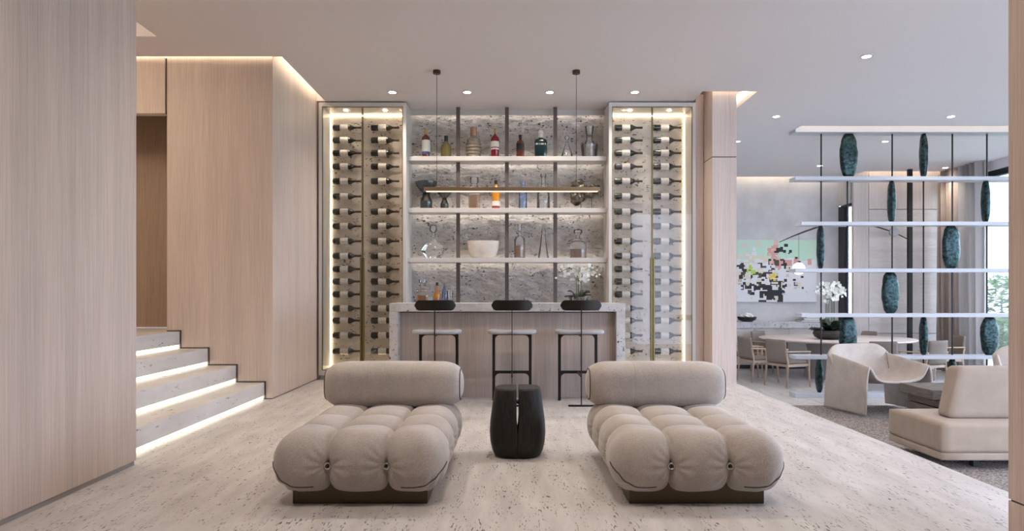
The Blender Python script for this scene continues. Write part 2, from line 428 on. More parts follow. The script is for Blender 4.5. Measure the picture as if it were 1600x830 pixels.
# dining back wall, return with a narrow dark framed window, timber panelled wall
struct(MB().box(3.0, 7.62, 15.9, 16.05, LOW, 4.15).build('wall_dining', 'plaster_stone'))
rw = struct(MB().box(7.6, 7.75, 15.33, 15.9, pz(318, 15.4), 4.15).build('wall_return', 'plaster_stone'))
w1 = struct(MB().box(7.60, 7.70, 15.62, 15.90, LOW, pz(320, 15.5)).box(7.60, 7.70, 15.33, 15.62, pz(323, 15.5), pz(318, 15.4)).build('window_1', 'window_frame'))
MB().box(7.64, 7.655, 15.36, 15.62, LOW, pz(323, 15.5)).build('pane', 'window_glass', w1)
ww = struct(MB().box(7.66, 9.85, 15.28, 15.33, LOW, 4.15).build('wall_panelled', 'dark_gap'))
zs = [LOW, pz(521, 15.2), pz(327, 15.2), 4.13]; xsn = [7.60, px(1357.5, 15.2), px(1418, 15.2), 9.75]
for i in range(3):
    if i == 0:
        MB().box(xsn[0], xsn[1]-.008, 15.2, 15.28, LOW, 4.13).build('panel', 'oak_pale', ww); continue
    for j in range(3):
        MB().box(xsn[i]+(.002 if i else 0), xsn[i+1]-.002, 15.2, 15.28, zs[j]+.004, zs[j+1]-.008).build('panel', 'oak_pale' if j == 2 else 'oak_far', ww)
# glazed side of the living room
hd2 = struct(MB().box(9.7, 9.95, -4, 15.33, 3.70, 4.1).build('wall_window_header', 'ceiling_paint'))
w2 = MB()
w2.box(9.76, 9.88, -4, 15.28, 3.58, 3.70).box(9.76, 9.88, -4, 15.28, LOW, LOW+.06)
for y in (-3.9, -1.2, 1.5, 4.2, 6.9, 9.6, 13.10, 15.2): w2.box(9.74, 9.9, y-.045, y+.045, LOW+.06, 3.58)
w2 = struct(w2.build('window_2', 'window_frame'))
yy = (-3.9, -1.2, 1.5, 4.2, 6.9, 9.6, 13.10, 15.2)
for a, b in zip(yy, yy[1:]): MB().box(9.81, 9.825, a+.045, b-.045, LOW+.06, 3.58).build('pane', 'window_glass', w2)

# stairs: four steps with a lit recess under every riser
RX = [-2.81, -3.13, -3.45, -3.77]; RH = .1925
st = thing('staircase', 'pale travertine steps with glowing strips under each riser', 'stairs', (0, 0, 0))
for k in range(4):
    x1 = RX[k]; x0 = RX[k+1] if k < 3 else -6.98
    MB().box(x0-(.02 if k < 3 else 0), x1, 4.80, YF-.012 if k < 3 else YF-.012, RH*k+.042, RH*(k+1)).build('step', 'step_travertine', st, bevel=.004)
    MB().box(x0, x1-.012, 4.81, YF-.014, RH*k+.001, RH*k+.042).build('riser_recess', 'led_step', st)
MB().box(-6.98, -3.93, YF-.012, 8.64, RH*3, RH*4).build('landing', 'step_travertine', st)
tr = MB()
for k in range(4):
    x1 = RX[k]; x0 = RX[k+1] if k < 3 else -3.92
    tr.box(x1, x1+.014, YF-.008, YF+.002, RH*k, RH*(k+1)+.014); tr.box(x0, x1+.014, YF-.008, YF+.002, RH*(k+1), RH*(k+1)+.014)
struct(tr.build('step_gap_shade', 'dark_gap'))  # dark strips standing in for the shaded gap around the step ends

# ------------------------------------------------------------------ downlights
def downlight(x, y, label, power=SPOT_W, blend=.9, size=math.radians(125)):
    t = thing('downlight', label, 'downlight', (x, y, CEIL), 0, 'recessed ceiling downlights')
    MB().lathe([(.070, 0), (.070, -.006), (.050, -.006), (.048, 0)], 20).build('trim_ring', 'white_lacquer', t)
    MB().lathe([(.047, -.001), (.047, -.004)], 20).build('lens', 'lens_glow', t)
    d = bpy.data.lights.new('downlight_lamp', 'SPOT'); d.energy = power; d.color = WARM; d.spot_size = size; d.spot_blend = blend; d.shadow_soft_size = .09
    o = bpy.data.objects.new('downlight_lamp', d); COL.objects.link(o); o.parent = t; o.location = (0, 0, -.02)
    return t
for x, l in ((613, 'recessed downlight in front of the wine cabinet by the stairs'), (730, 'recessed downlight before the shelves, beside the cabinet by the stairs'),
             (859, 'recessed downlight before the shelves, above the dark teal bottle'), (992, 'recessed downlight in front of the wine cabinet by the pillar')):
    downlight(px(x, 9.08), 9.08, l)
for x, y, l in ((1354, 88, 'recessed downlight high above the sunken lounge rug'), (1213, 182, 'recessed downlight in the ceiling between pillar and hanging divider'),
                (1486, 182, 'recessed downlight close to the lit ceiling slot'), (1152, 221, 'recessed downlight partly hidden by the timber pillar'),
                (1383, 221, 'recessed downlight seen between the topmost divider rods'), (1281, 259, 'recessed downlight behind the first divider rod'),
                (1477, 262, 'recessed downlight beside the curtain and ceiling slot')):
    Y = 2.68*F/(459-y); downlight(px(x, Y), Y, l, SPOT_W*(.25 if x == 1477 else .8))
for x, y in ((-1.55, 5.6), (.1, 5.6), (1.75, 5.6), (-1.55, 2.6), (.1, 2.6), (1.75, 2.6), (4.0, 5.0), (6.6, 5.0), (6.6, 7.7)):  # unseen lamps added out of view to brighten loungers and floor
    downlight(x, y, 'added unseen recessed downlight ' + {(-1.55, 5.6): 'behind the lounger by the stairs', (.1, 5.6): 'over the black side table', (1.75, 5.6): 'behind the lounger by the sunken lounge', (-1.55, 2.6): 'before the lounger by the stairs', (.1, 2.6): 'between the two near timber walls', (1.75, 2.6): 'before the lounger by the sunken lounge', (4.0, 5.0): 'over the near end of the sofa', (6.6, 5.0): 'over the window end of the rug', (6.6, 7.7): 'over the coffee table'}[(x, y)], SPOT_W)

# ------------------------------------------------------------------ wine cabinets
def bottle_proto():
    t = thing('wine_bottle', '', 'bottle', (0,0,0), 0, 'wine bottles lying in the glass cabinets')
    r = .0455
    MB().lathe([(.001, .006), (r*.75, 0), (r, .008), (r, .235), (r*.93, .258), (r*.62, .286), (.018, .305), (.0145, .335), (.0145, .35)], 18, axis='x').build('body', 'wine_glass', t, smooth='auto')
    MB().lathe([(r+.0012, .106), (r+.0012, .222)], 18, axis='x').build('label', 'wine_label', t, smooth='auto')
    MB().lathe([(.0155, .335), (.0155, .392), (.0175, .393), (.0175, .405), (.001, .406)], 14, axis='x').build('capsule', 'capsule', t, smooth='auto')
    return t
PROTO = bottle_proto(); first = [True]
ROWS = [199.6, 219.4, 239.3, 260.4, 283.2, 307, 331, 353.5, 377, 400, 420.6, 440, 460, 482, 501, 524, 549]
ORD = 'top second third fourth fifth sixth seventh eighth ninth tenth eleventh twelfth thirteenth fourteenth fifteenth sixteenth bottom'.split()
YB = 9.885
peg_me = None
def cabinet(X0, X1, cols, label, where, side):
    global peg_me
    t = thing('wine_cabinet', label, 'cabinet', (0, 9.5, 0), 0)
    Y0 = 0.0; D = .57; zt = 3.862
    fr = MB()                                     # surround: sides, top, bottom, plinth
    fr.box(X0, X0+.045, Y0, D, .065, zt).box(X1-.045, X1, Y0, D, .065, zt).box(X0+.045, X1-.045, Y0, D, zt-.055, zt).box(X0+.045, X1-.045, Y0, D, .065, .125)
    fr.build('surround', 'frame_paint', t, bevel=.003)
    MB().box(X0+.01, X1-.01, .03, D, 0, .065).build('plinth', 'base_grey', t)
    xa, xb = X0+.045, X1-.045
    MB().box(xa, xb, .465, .56, .125, zt-.055).build('back_panel', 'cabinet_travertine', t)
    li = MB(); g = .006
    li.box(xa, xa+g, .448, .464, .14, zt-.07).box(xb-g, xb, .448, .464, .14, zt-.07).box(xa, xb, .448, .464, zt-.075, zt-.067).box(xa, xb, .448, .464, .127, .135)
    li.build('light_strip', 'led_cabinet', t)
    xm = (xa+xb)/2
    for q in (-.28, .28):
        MB().cyl(xm+q, .20, zt-.062, zt-.055, .03, 16).build('cabinet_lamp', 'lens_glow', t)
        ld = bpy.data.lights.new('cabinet_lamp_light', 'SPOT'); ld.energy = 12; ld.color = LEDC; ld.spot_size = 1.6; ld.spot_blend = .8; ld.shadow_soft_size = .03
        lo = bpy.data.objects.new('cabinet_lamp_light', ld); COL.objects.link(lo); lo.parent = t; lo.location = (xm+q, .20, zt-.07)
    for a, b in ((xa, xm), (xm, xb)):
        d = MB().box(a+.002, b-.004, .012, .022, .13, zt-.06).build('door', 'clear_glass', t)
        e = MB().box(a+.002, a+.010, .008, .026, .13, zt-.06).box(b-.012, b-.003, .008, .026, .13, zt-.06)
        e.box(a+.01, b-.012, .008, .026, zt-.066, zt-.06).box(a+.01, b-.012, .008, .026, .13, .137)
        e.build('door_edge', 'handle_brass', d)
        if b == xm: MB().box(xm-.028, xm-.004, -.035, .010, .235, 1.70).build('handle', 'handle_brass', d, bevel=.002)
        else: MB().box(xm+.004, xm+.028, -.035, .010, .235, 1.70).build('handle', 'handle_brass', d, bevel=.002)
    for ci, (xp, cn) in enumerate(cols):
        xw = px(xp, YB)
        for ri, yr in enumerate(ROWS):
            z = pz(yr, YB)
            lab = f'dark wine bottle with pale label, {ORD[ri]} row, {cn} column, cabinet {where}'
            if first[0]:
                b = PROTO; first[0] = False; b['label'] = lab; b.location = (xw, YB, z)
            else: b = dup(PROTO, lab, (xw, YB, z))
            b.rotation_euler = (random.uniform(-3, 3), 0, 0)
            for dx in (.06, .25):
                if peg_me is None:
                    pm = MB().lathe([(.004, 0), (.004, .13)], 8, axis='y').build('peg', 'post_bronze', t); peg_me = pm.data; o = pm
                else: o = mkobj('peg', peg_me, None, t)
                o.location = (xw+dx, YB-9.5-.05, z-.0505)
    return t
cabinet(-2.69, -1.472, ((520.5, 'outer'), (580, 'inner')), 'glass-fronted wine cabinet beside the timber wall and stairs', 'by stairs', -1)
cabinet(1.347, 2.56, ((960, 'inner'), (1020.5, 'outer')), 'glass-fronted wine cabinet beside the timber pillar', 'by pillar', 1)

# ------------------------------------------------------------------ shelving between the cabinets
YS = 9.66
SH = [pz(244, YS), pz(325, YS), pz(403, YS)]
for z, w in zip(SH, ('highest slab, carrying the spirit bottles', 'middle slab, behind the brass pendant', 'lowest slab, carrying the cream bowl')):
    ts = thing('wall_mounted_shelf', 'long white shelf between the wine cabinets, '+w, 'shelf', (0, YS, z), 0, 'white shelves between the cabinets')
    MB().box(-1.4715, 1.3465, 0, .295, -.065, 0).build('slab', 'white_lacquer', ts, bevel=.004)
    MB().box(-1.45, 1.325, .296, .306, -.045, -.030).build('light_strip', 'led_shelf', ts)
ts = thing('top_rail', 'pale rail with hidden light along the top of the stone niche', 'rail', (0, 9.94, 3.80))
MB().box(-1.4715, 1.3465, 0, .025, 0, .078).build('profile', 'frame_paint', ts)
MB().box(-1.45, 1.325, .026, .034, .045, .058).build('light_strip', 'led_shelf', ts)
for x, w in ((716, 'beside the ribbed smoky decanter'), (792, 'in the middle of the niche'), (867.5, 'beside the broad teal bottle')):
    MB().box(-.027, .027, -.0175, .0175, 0, 3.87).build('shelf_post', 'post_bronze').location = (px(x, 9.80), 9.7925, 0)
    tag(COL.objects[-1], 'slim bronze post running through the white shelves, '+w, 'post', 'bronze shelf posts')

# ------------------------------------------------------------------ bar counter
YBAR = 7.76
bt = thing('bar_counter', 'bar counter with pitted travertine top and timber front', 'bar', (0, YBAR, 0))
bx0, bx1 = -1.396, 1.287
MB().box(bx0, bx1, 0, .66, .995, 1.09).build('top', 'bar_travertine', bt, bevel=.004)
MB().box(bx0, bx0+.10, 0, .66, 0, .995).build('side', 'bar_travertine', bt); MB().box(bx1-.10, bx1, 0, .66, 0, .995).build('side', 'bar_travertine', bt)
MB().box(bx0+.10, bx1-.10, .14, .20, 0, .98).build('front_panel', 'oak_bar', bt)
MB().box(bx0+.10, bx1-.10, .15, .19, .98, .995).build('shadow_gap', 'dark_gap', bt)

# ------------------------------------------------------------------ bar stools
def arc_pts(cx, cz, r, a0, a1, n=6): return [(cx+r*cos(a0+(a1-a0)*i/n), cz+r*sin(a0+(a1-a0)*i/n)) for i in range(n+1)]
def stool(x, label):
    t = thing('bar_stool', label, 'stool', (x, 7.50, 0), 0, 'bar stools along the counter')
    # seat, a slab with soft corners
    s = rbox(.54, .42, .045, .02, (14, 12, 3), lambda p, d: -.012*(1-(abs(p.x)/.27)**2)*(d.z > .5)); s.v = [(a, b+.0, c+.785) for a, b, c in s.v]
    # round the plan of the seat
    v2 = []
    for a, b, c in s.v:
        k = 1 - .16*(abs(a)/.27)**3*(abs(b)/.21)**2
        v2.append((a*k, b*k, c))
    s.v = v2; s.build('seat', 'seat_grey', t, smooth=True)
    yl = .17
    for sx in (-1, 1):
        MB().box(sx*.205-.016, sx*.205+.016, yl-.016, yl+.016, 0, .762).build('leg', 'dark_bronze', t, bevel=.004)
    MB().box(-.205, .205, yl-.014, yl+.014, .735, .762).build('seat_rail', 'dark_bronze', t)
    MB().box(-.19, .19, yl-.014, yl+.014, .305, .335).build('foot_rail', 'dark_bronze', t)
    g = MB()
    for sx in (-1, 1):
        for zc, sg in ((.735, -1), (.305, -1)):
            c = sx*.189
            poly = [(c, zc), (c, zc+sg*.05)] + [(c-sx*.05+sx*.05*cos(a), zc+sg*.05-sg*.05*sin(a)) for a in [pi/2*i/5 for i in range(1, 6)]]
            g.prism(poly, yl-.012, yl+.012)
    g.build('gusset', 'dark_bronze', t)
    MB().box(-.004, .004, -.26, -.20, .015, 1.05).build('spine', 'dark_bronze', t)
    MB().box(-.004, .004, -.20, .17, .74, .764).build('spine_arm', 'dark_bronze', t)
    MB().box(-.14, .14, -.26, -.22, 0, .016).build('foot_plate', 'dark_bronze', t, bevel=.003)
    MB().box(-.008, .008, -.22, .17, .308, .326).build('foot_brace', 'dark_bronze', t)
    b = MB(); n = 20; hw = .22; hh = .056                   # curved backrest band with rounded ends
    for i in range(n+1):
        u = -1+2*i/n; xx = hw*u; e = abs(xx)-(hw-hh); h = hh if e <= 0 else sqrt(max(0.0, hh*hh-e*e)); h = max(h, .008)
        yy = -.235 + .05*u*u
        for dy in (-.012, .012):
            b.v += [(xx, yy+dy, 1.075-h), (xx, yy+dy, 1.075+h)]
    for i in range(n):
        o = i*4; p = o+4
        b.f += [(o, p, p+1, o+1), (o+2, o+3, p+3, p+2), (o+1, p+1, p+3, o+3), (o, o+2, p+2, p)]
    b.f += [(0, 1, 3, 2), (n*4, n*4+2, n*4+3, n*4+1)]
    b.build('backrest', 'dark_bronze', t, smooth='auto', bevel=.003)
    return t
stool(px(683, 7.50), 'bar stool with bronze frame and grey seat, behind the lounger by the stairs')
stool(px(800, 7.50), 'bar stool with bronze frame and grey seat, behind the black side table')
stool(px(905, 7.50), 'bar stool with bronze frame and grey seat, in front of the orchid')

# ------------------------------------------------------------------ linear pendant over the bar
YP = 8.2; zp = pz(296.5, YP)
tp = thing('linear_pendant', 'long slim brass pendant lamp hung over the bar by two wires', 'pendant lamp', (0, YP, 0))
MB().box(px(663, YP), px(937, YP), -.03, .03, zp-.018, zp+.028).build('body', 'brass', tp, bevel=.003)
MB().box(px(666, YP), px(934, YP), -.022, .022, zp-.026, zp-.018).build('diffuser', 'pendant_glow', tp)
for x in (682.5, 900.5):
    X = px(x, YP)
    MB().cyl(X, 0, zp+.028, CEIL-.04, .0028, 6).build('wire', 'dark_bronze', tp)
    MB().cyl(X, 0, CEIL-.04, CEIL, .045, 20).build('canopy', 'bronze', tp)

# ------------------------------------------------------------------ loungers
LW, LL, LH = .985, 1.42, .325
def lounger(cx, label):
    t = thing('lounger', label, 'lounger', (cx, 4.50, 0), 0, 'tufted loungers facing away from the bar')
    MB().box(-.385, .385, -.60, .60, 0, .125).build('plinth', 'bronze', t, bevel=.003)
    us = [-LW/6, LW/6]; vs = [-LL/2+.395, -LL/2+.745, -LL/2+1.09]
    zc = .078+LH/2
    btn = []
    for u in us: btn += [Vector((u, -LL/2, -.005)), Vector((u, LL/2, -.005))]
    for v in vs: btn += [Vector((-LW/2, v, -.005)), Vector((LW/2, v, -.005))]
    tuft = [Vector((u, v, LH/2)) for u in us for v in vs]
    def disp(p, d):
        du = min(abs(p.x-u) for u in us); dv = min(abs(p.y-v) for v in vs)
        wu = 1.0 if d.z > -.6 else .5
        # the seams: columns run over the front, rows run over the sides
        g = lambda q, w: exp(-q/w)
        a = -.040*g(du, .018)*(1-.75*abs(d.x)**2)
        a += (-.028*g(dv, .024))*(1-.75*abs(d.y)**2)
        # pillowy crown of every field
        cu = min(1.0, du/.16); cv = min(1.0, dv/.17)
        a += .016*(sin(cu*pi/2)**.6*(1-.6*abs(d.x)**2)*sin(cv*pi/2)**.7)
        for b in btn:
            r = (p-b).length
            if r < .25:
                a -= .014*exp(-(r/.045)**2) + .012*exp(-(r/.10)**2)
                ang = math.atan2(p.z-b.z, (p.x-b.x)+(p.y-b.y))
                a += .0045*sin(ang*11)*exp(-((r-.07)/.05)**2)
        for b in tuft:
            r = (p-b).length
            if r < .25: a -= .028*exp(-(r/.045)**2) + .012*exp(-(r/.11)**2)
        a += .004*mnoise.noise(p*7.0 + Vector((cx*3, 0, 0)))
        # gathered folds towards the lower front corners
        low = max(0.0, min(1.0, (-p.z-.02)/.12)); cr = exp(-((abs(p.x)-LW*.46)/.07)**2)*exp(-((abs(p.y)-LL*.46)/.12)**2)
        a += .010*low*cr*sin(p.x*95+p.y*60)
        return a
    s = rbox(LW, LL, LH, .155, (84, 104, 36), disp, (0, 0, zc))
    c = s.build('seat_cushion', 'bolster_velvet', t, smooth=True)
    # piping tucked around the two lower front corners
    def onto(p):
        h = (LW/2, LL/2, LH/2); r = .155
        q = Vector([max(-(h[k]-r), min(h[k]-r, p[k])) for k in range(3)]); d = (Vector(p)-q).normalized()
        x = q+d*r; x = x+d*(disp(x, d)+.001); return (x.x, x.y, x.z+zc)
    for b in btn:
        n = Vector((0, math.copysign(1, b.y), 0)) if abs(abs(b.y)-LL/2) < 1e-6 else Vector((math.copysign(1, b.x), 0, 0))
        o = Vector(onto(tuple(b))) + n*.026
        e = n.cross(Vector((0,0,1)))
        ring = [tuple(o+n*.012+(e*cos(2*pi*k/14)+Vector((0,0,1))*sin(2*pi*k/14))*.017) for k in range(14)]
        bt_ = MB().tube(ring, .005, 6, True).build('button', 'chrome', c, smooth=True)
        MB().ball(tuple(o+n*.010), .009, 8).tube([tuple(o-n*.045), tuple(o+n*.012)], .003, 6).build('button_core', 'dark_bronze', c, smooth=True)
    for sx in (-1, 1):
        pts = [onto((sx*LW/2*(.50+.50*i/14), -LL/2, LH/2*(-1.0+.55*(i/14)**2.5))) for i in range(15)]
        pts += [onto((sx*LW/2, -LL/2+.11*i/7, LH/2*(-.45+.45*i/7))) for i in range(1, 8)]
        MB().tube(pts, .004, 6).build('piping', 'piping', c, smooth=True)
    # bolster backrest
    BW, BD, BH = .985, .34, .325
    zb = .370+BH/2; NX, NA = 72, 48
    m = MB(); xs = [-1+2*i/NX for i in range(NX+1)]
    xs = [math.copysign(1-(1-abs(u))**1.5, u) for u in xs]
    def ring_at(u, k=1.0, out=0.0):
        x = u*BW/2; e = max(0.0, (abs(x)-(BW/2-.15))/.15); sc = 1-.42*(1-sqrt(max(0.0, 1-min(1.0, e)**2)))
        sc += .03*cos(u*pi/2) - .012*sum(exp(-abs(x-q)/.007) for q in (-.17, .15))
        r = []
        for i in range(NA):
            al = 2*pi*i/NA; ca, sa = cos(al), sin(al); w = (abs(ca)**2.7+abs(sa)**2.7)**(1/2.7)
            f = sc*k; f += .010*sin(x*62+2.2*sin(sa*4+cx))*max(0.0, -sa)**2 * (1 if ca < .3 else 0)
            r.append((x, .555+ca/w*(BD/2+out)*f, zb+sa/w*(BH/2+out)*f))
        return r
    for u in xs: m.v += ring_at(u)
    for i in range(NX):
        for k in range(NA):
            a = i*NA+k; b = i*NA+(k+1) % NA; m.f.append((a, b, b+NA, a+NA))
    for u, base in ((-1, 0), (1, NX*NA)):
        n0 = len(m.v)
        r2 = [(u*(BW/2+.012), y, z) for x, y, z in ring_at(u, .72)]
        r3 = [(u*(BW/2+.018), y, z) for x, y, z in ring_at(u, .3)]
        m.v += r2+r3
        for k in range(NA):
            k2 = (k+1) % NA
            m.f.append((base+k, base+k2, n0+k2, n0+k)); m.f.append((n0+k, n0+k2, n0+NA+k2, n0+NA+k))
        m.f.append(tuple(n0+NA+k for k in range(NA)))
    bk = m.build('backrest', 'bolster_velvet', t, smooth=True)
    for u in (-1, 1): MB().tube(ring_at(u*.992, 1.0, .002), .005, 6, True).build('piping', 'piping', bk, smooth=True)
    for q in (-.17, .15):
        MB().tube(ring_at(q*2/BW, 1.0, .0005), .0012, 5, True).build('seam', 'cushion_linen', bk, smooth=True)
    return t
lounger(-.868, 'grey tufted lounger with bolster backrest, on the side of the stairs')
lounger(1.055, 'grey tufted lounger with bolster backrest, on the side of the sunken lounge')

# ------------------------------------------------------------------ black side table carved from timber
def side_table():
    t = thing('side_table', 'black carved timber side table split by a slot, between the loungers', 'side table', (px(809, 4.92), 5.10, 0))
    n = 28
    def half(sx):
        m = MB(); H = .505; prof = [(0, .155), (.012, .172), (.05, .190), (.11, .203), (.18, .208), (.26, .203), (.36, .190), (.46, .176), (.495, .170), (H, .160)]
        for z, R in prof:
            g = .008 if z > .20 else 0.0
            for k in range(n+1):
                a = -pi/2+pi*k/n
                ca, sa = cos(a), sin(a); q = (abs(ca)**2.6+abs(sa)**2.6)**(1/2.6)
                x = g + (R-g)*ca/q; y = R*.93*sa/q
                if z > .3: y *= 1-.16*exp(-((x-g)/.03))*(z-.3)/.2
                m.v.append((sx*x, y, z))
        for i in range(len(prof)-1):
            for k in range(n):
                a = i*(n+1)+k; m.f.append((a, a+1, a+n+2, a+n+1))
            a = i*(n+1); m.f.append((a, a+n+1, a+2*n+1, a+n))
        m.f.append(tuple(range(n+1))); b = (len(prof)-1)*(n+1); m.f.append(tuple(b+k for k in range(n+1)))
        return m
    for sx in (-1, 1): half(sx).build('trunk_half', 'black_oak', t, smooth='auto', bevel=.004)
    MB().box(-.012, .012, -.05, .05, .385, .40).build('bridge', 'dark_bronze', t)
side_table()

# ------------------------------------------------------------------ things on the shelves and the bar
YI = 9.825
def shelf_thing(name, label, cat, xpx, row, Y=YI):
    z = SH[row] if row < 3 else 1.09
    return thing(name, label, cat, (px(xpx, Y), Y, z), 0, 'bottles and glassware on display')
S_ = YI/F
def prof_px(pts, k=S_): return [(r*k, z*k) for r, z in pts]
def bottle(name, label, x, row, pts, mat, cap=None, capmat='cap_black', bands=(), sq=0, sy=1, Y=YI, seg=20):
    k = Y/F
    t = shelf_thing(name, label, 'bottle', x, row, Y)
    MB().lathe(prof_px(pts, k), seg, sq=sq, sy=sy).build('body', mat, t, smooth='auto')
    if cap: MB().lathe(prof_px(cap, k), 14).build('cap', capmat, t, smooth='auto')
    for z0, z1, r, bm in bands:
        MB().lathe([(r*k+.0015, z0*k), (r*k+.0015, z1*k)], seg, sq=sq, sy=sy).build('label', bm, t, smooth='auto')
    return t
bottle('spirit_bottle', 'tall whisky bottle with white label, blue band and gold stopper', 665.5, 0, [(0.1,0),(5.6,0),(5.9,1),(6.3,30),(5.8,33),(2.3,36.5),(1.8,38)], 'whisky_red',
       [(2.4,37),(2.6,46.5),(.1,47)], 'gold', [(10, 28, 6.25, 'label_white'), (6, 10, 6.1, 'label_blue')])
bottle('spirit_bottle', 'squat olive green bottle with black stopper on the top shelf', 697, 0, [(.1,0),(7.6,0),(8,1),(8,16),(7,20),(3,25.5),(2.4,27)], 'olive', [(2.8,26.5),(3.1,35),(.1,35.2)], 'cap_black', [(3, 15, 8, 'olive')])
rp = [(.1,0),(11.5,0)]
for i in range(6):
    z = 1+i*5.1; rp += [(12.6 - (.6 if i > 3 else 0) - max(0, i-4)*1.4, z), (12.6-(.6 if i > 3 else 0)-max(0, i-4)*1.4, z+1.2), (11.0-max(0, i-3)*1.1, z+4)]
rp += [(5.2, 33.5), (4.8, 35)]
bottle('ribbed_decanter', 'ribbed smoky glass decanter with square pink stopper', 740, 0, rp, 'smoked_clear', [(4.6,34.5),(5.0,35.5),(5.0,48),(.1,48.5)], 'amber_rose')
bottle('spirit_bottle', 'crimson bottle with cream label bands on the top shelf', 773.5, 0, [(.1,0),(5.6,0),(6,1),(6.6,29),(6,32),(2,36.5),(1.7,38)], 'red_glass', [(1.7,37),(2.0,46),(.1,46.5)], 'gold', [(17, 26, 6.4, 'label_white'), (13, 15.5, 6.35, 'label_white')])
bottle('spirit_bottle', 'small dark red square-shouldered bottle beside the teal bottle', 813, 0, [(.1,0),(5.8,0),(6.1,1),(6.1,23),(5.2,26),(2,28.5),(1.7,30)], 'whisky_red', [(2.2,29),(2.8,36.5),(.1,37)], 'cap_black', [(12, 23, 6.1, 'cap_black')], sq=5, sy=.6)
tb = bottle('spirit_bottle', 'broad dark teal bottle with pale lettering and banded stopper', 845, 0, [(.1,0),(9.4,0),(9.9,1),(9.9,26),(8.5,29),(3.5,31),(3,33)], 'teal_glass', [(3.4,32),(4.4,34),(4.4,36),(3.8,36.5),(3.8,38.5),(4.4,39),(4.4,41),(2,43.8),(.1,44)], 'label_white', [], sq=5, sy=.55)
for i, w in enumerate((1.8, .9, 1.2, 2.0, 1.1, 1.5)):
    xx = (-7.6 + i*2.7)*S_
    MB().box(xx, xx+w*S_, -9.9*.55*S_-.002, -9.9*.55*S_, 20.4*S_, 22.8*S_).build('lettering', 'label_white', tb)
def decanter(label, x, row, pts, stop, liquid=None, lmat='amber', sq=0, sy=1, Y=YI, mat='crystal', seg=20, name='decanter'):
    k = Y/F
    t = shelf_thing(name, label, 'decanter', x, row, Y)
    MB().lathe(prof_px(pts, k), seg, sq=sq, sy=sy).build('body', mat, t, smooth='auto')
    if stop: MB().lathe(prof_px(stop, k), 12).build('stopper', mat, t, smooth='auto')
    if liquid: MB().lathe(prof_px(liquid, k), seg, sq=sq, sy=sy).build('liquid', lmat, t, smooth='auto')
    return t
decanter('clear conical decanter with round ball stopper on the top shelf', 886, 0, [(.1,0),(8,0),(9.3,1.5),(8.5,6),(4.5,17),(2.4,23),(2.6,26)], [(1.2,25),(1.6,28),(3.4,30),(3.9,32.5),(3,35.5),(.1,36.5)])
t = shelf_thing('glass_vase', 'clear tapered glass vase holding a waisted inner flute, top shelf', 'vase', 921, 0)
MB().lathe(prof_px([(.1,0),(11,0),(11.6,1),(13.6,21),(13.2,21),(11,1.5),(.1,1.2)]), 24).build('outer_glass', 'crystal', t, smooth='auto')
MB().lathe(prof_px([(.1,2),(8,2),(8.5,22),(5.0,29),(4.8,36),(6,42),(7,50),(6.6,50),(5.4,42),(4.2,36),(.1,34)]), 20).build('inner_flute', 'crystal', t, smooth='auto')
# middle shelf
def goblet(label, x, k2):
    t = shelf_thing('goblet_vase', label, 'vase', x, 1)
    p = lambda a: [(r*k2*S_, z*k2*S_) for r, z in a]
    MB().lathe(p([(.1,0),(9.4,0),(9.8,.6),(9.8,12.6),(.1,12.8)]), 24).build('foot', 'smoke_glass', t, smooth='auto')
    MB().lathe(p([(.1,12.7),(9.6,12.7),(6,21),(5.2,24),(5.4,26),(.1,26.2)]), 24).build('waist', 'dark_bronze', t, smooth='auto')
    MB().lathe(p([(.1,25.9),(5.6,26),(10,30),(15,36),(17,41),(17,44),(15.5,43.8),(14,37),(9,31),(.1,29)]), 28).build('bowl', 'smoke_glass', t, smooth='auto')
goblet('tall dark glass vase with a bronze waist and wide bowl', 666, .98); goblet('short dark glass vase with a bronze waist, beside the taller one', 694.5, .66)
decanter('square crystal decanter of orange spirit with tall faceted stopper, middle shelf', 741, 1, [(.1,0),(8.6,0),(9,1),(9,24),(7.5,27),(3,29),(2.6,31)], [(2,31),(6.5,36),(4.5,40),(6.8,42),(6.8,50),(.1,51)], [(.1,1.2),(7.8,1.4),(7.8,22),(.1,22.2)], 'amber', 6, .8)
bottle('spirit_bottle', 'orange whisky bottle with cream label and black cap, middle shelf', 775, 1, [(.1,0),(5.9,0),(6.2,1),(6.2,28),(5.2,32),(2.6,36),(2.2,39)], 'amber', [(2.2,38.5),(2.4,45),(.1,45.2)], 'cap_black', [(5, 12.5, 6.2, 'label_white'), (0.6, 4.5, 6.15, 'label_red')])
bottle('glass_bottle', 'tall blue glass bottle on the middle shelf', 817, 1, [(.1,0),(6.2,0),(6.6,1),(6.6,28),(5,32),(2.6,34),(3.2,43),(.1,43.5)], 'blue_glass')
decanter('clear carafe with flared lip on the middle shelf', 849, 1, [(.1,0),(9,0),(10,2),(10,24),(8,30),(4,34),(3,42),(3.2,48),(5,52)], [(2.6,50),(4.6,53),(4.6,55),(.1,55.3)], [(.1,1),(9,1.2),(9,15),(.1,15.2)], 'crystal')
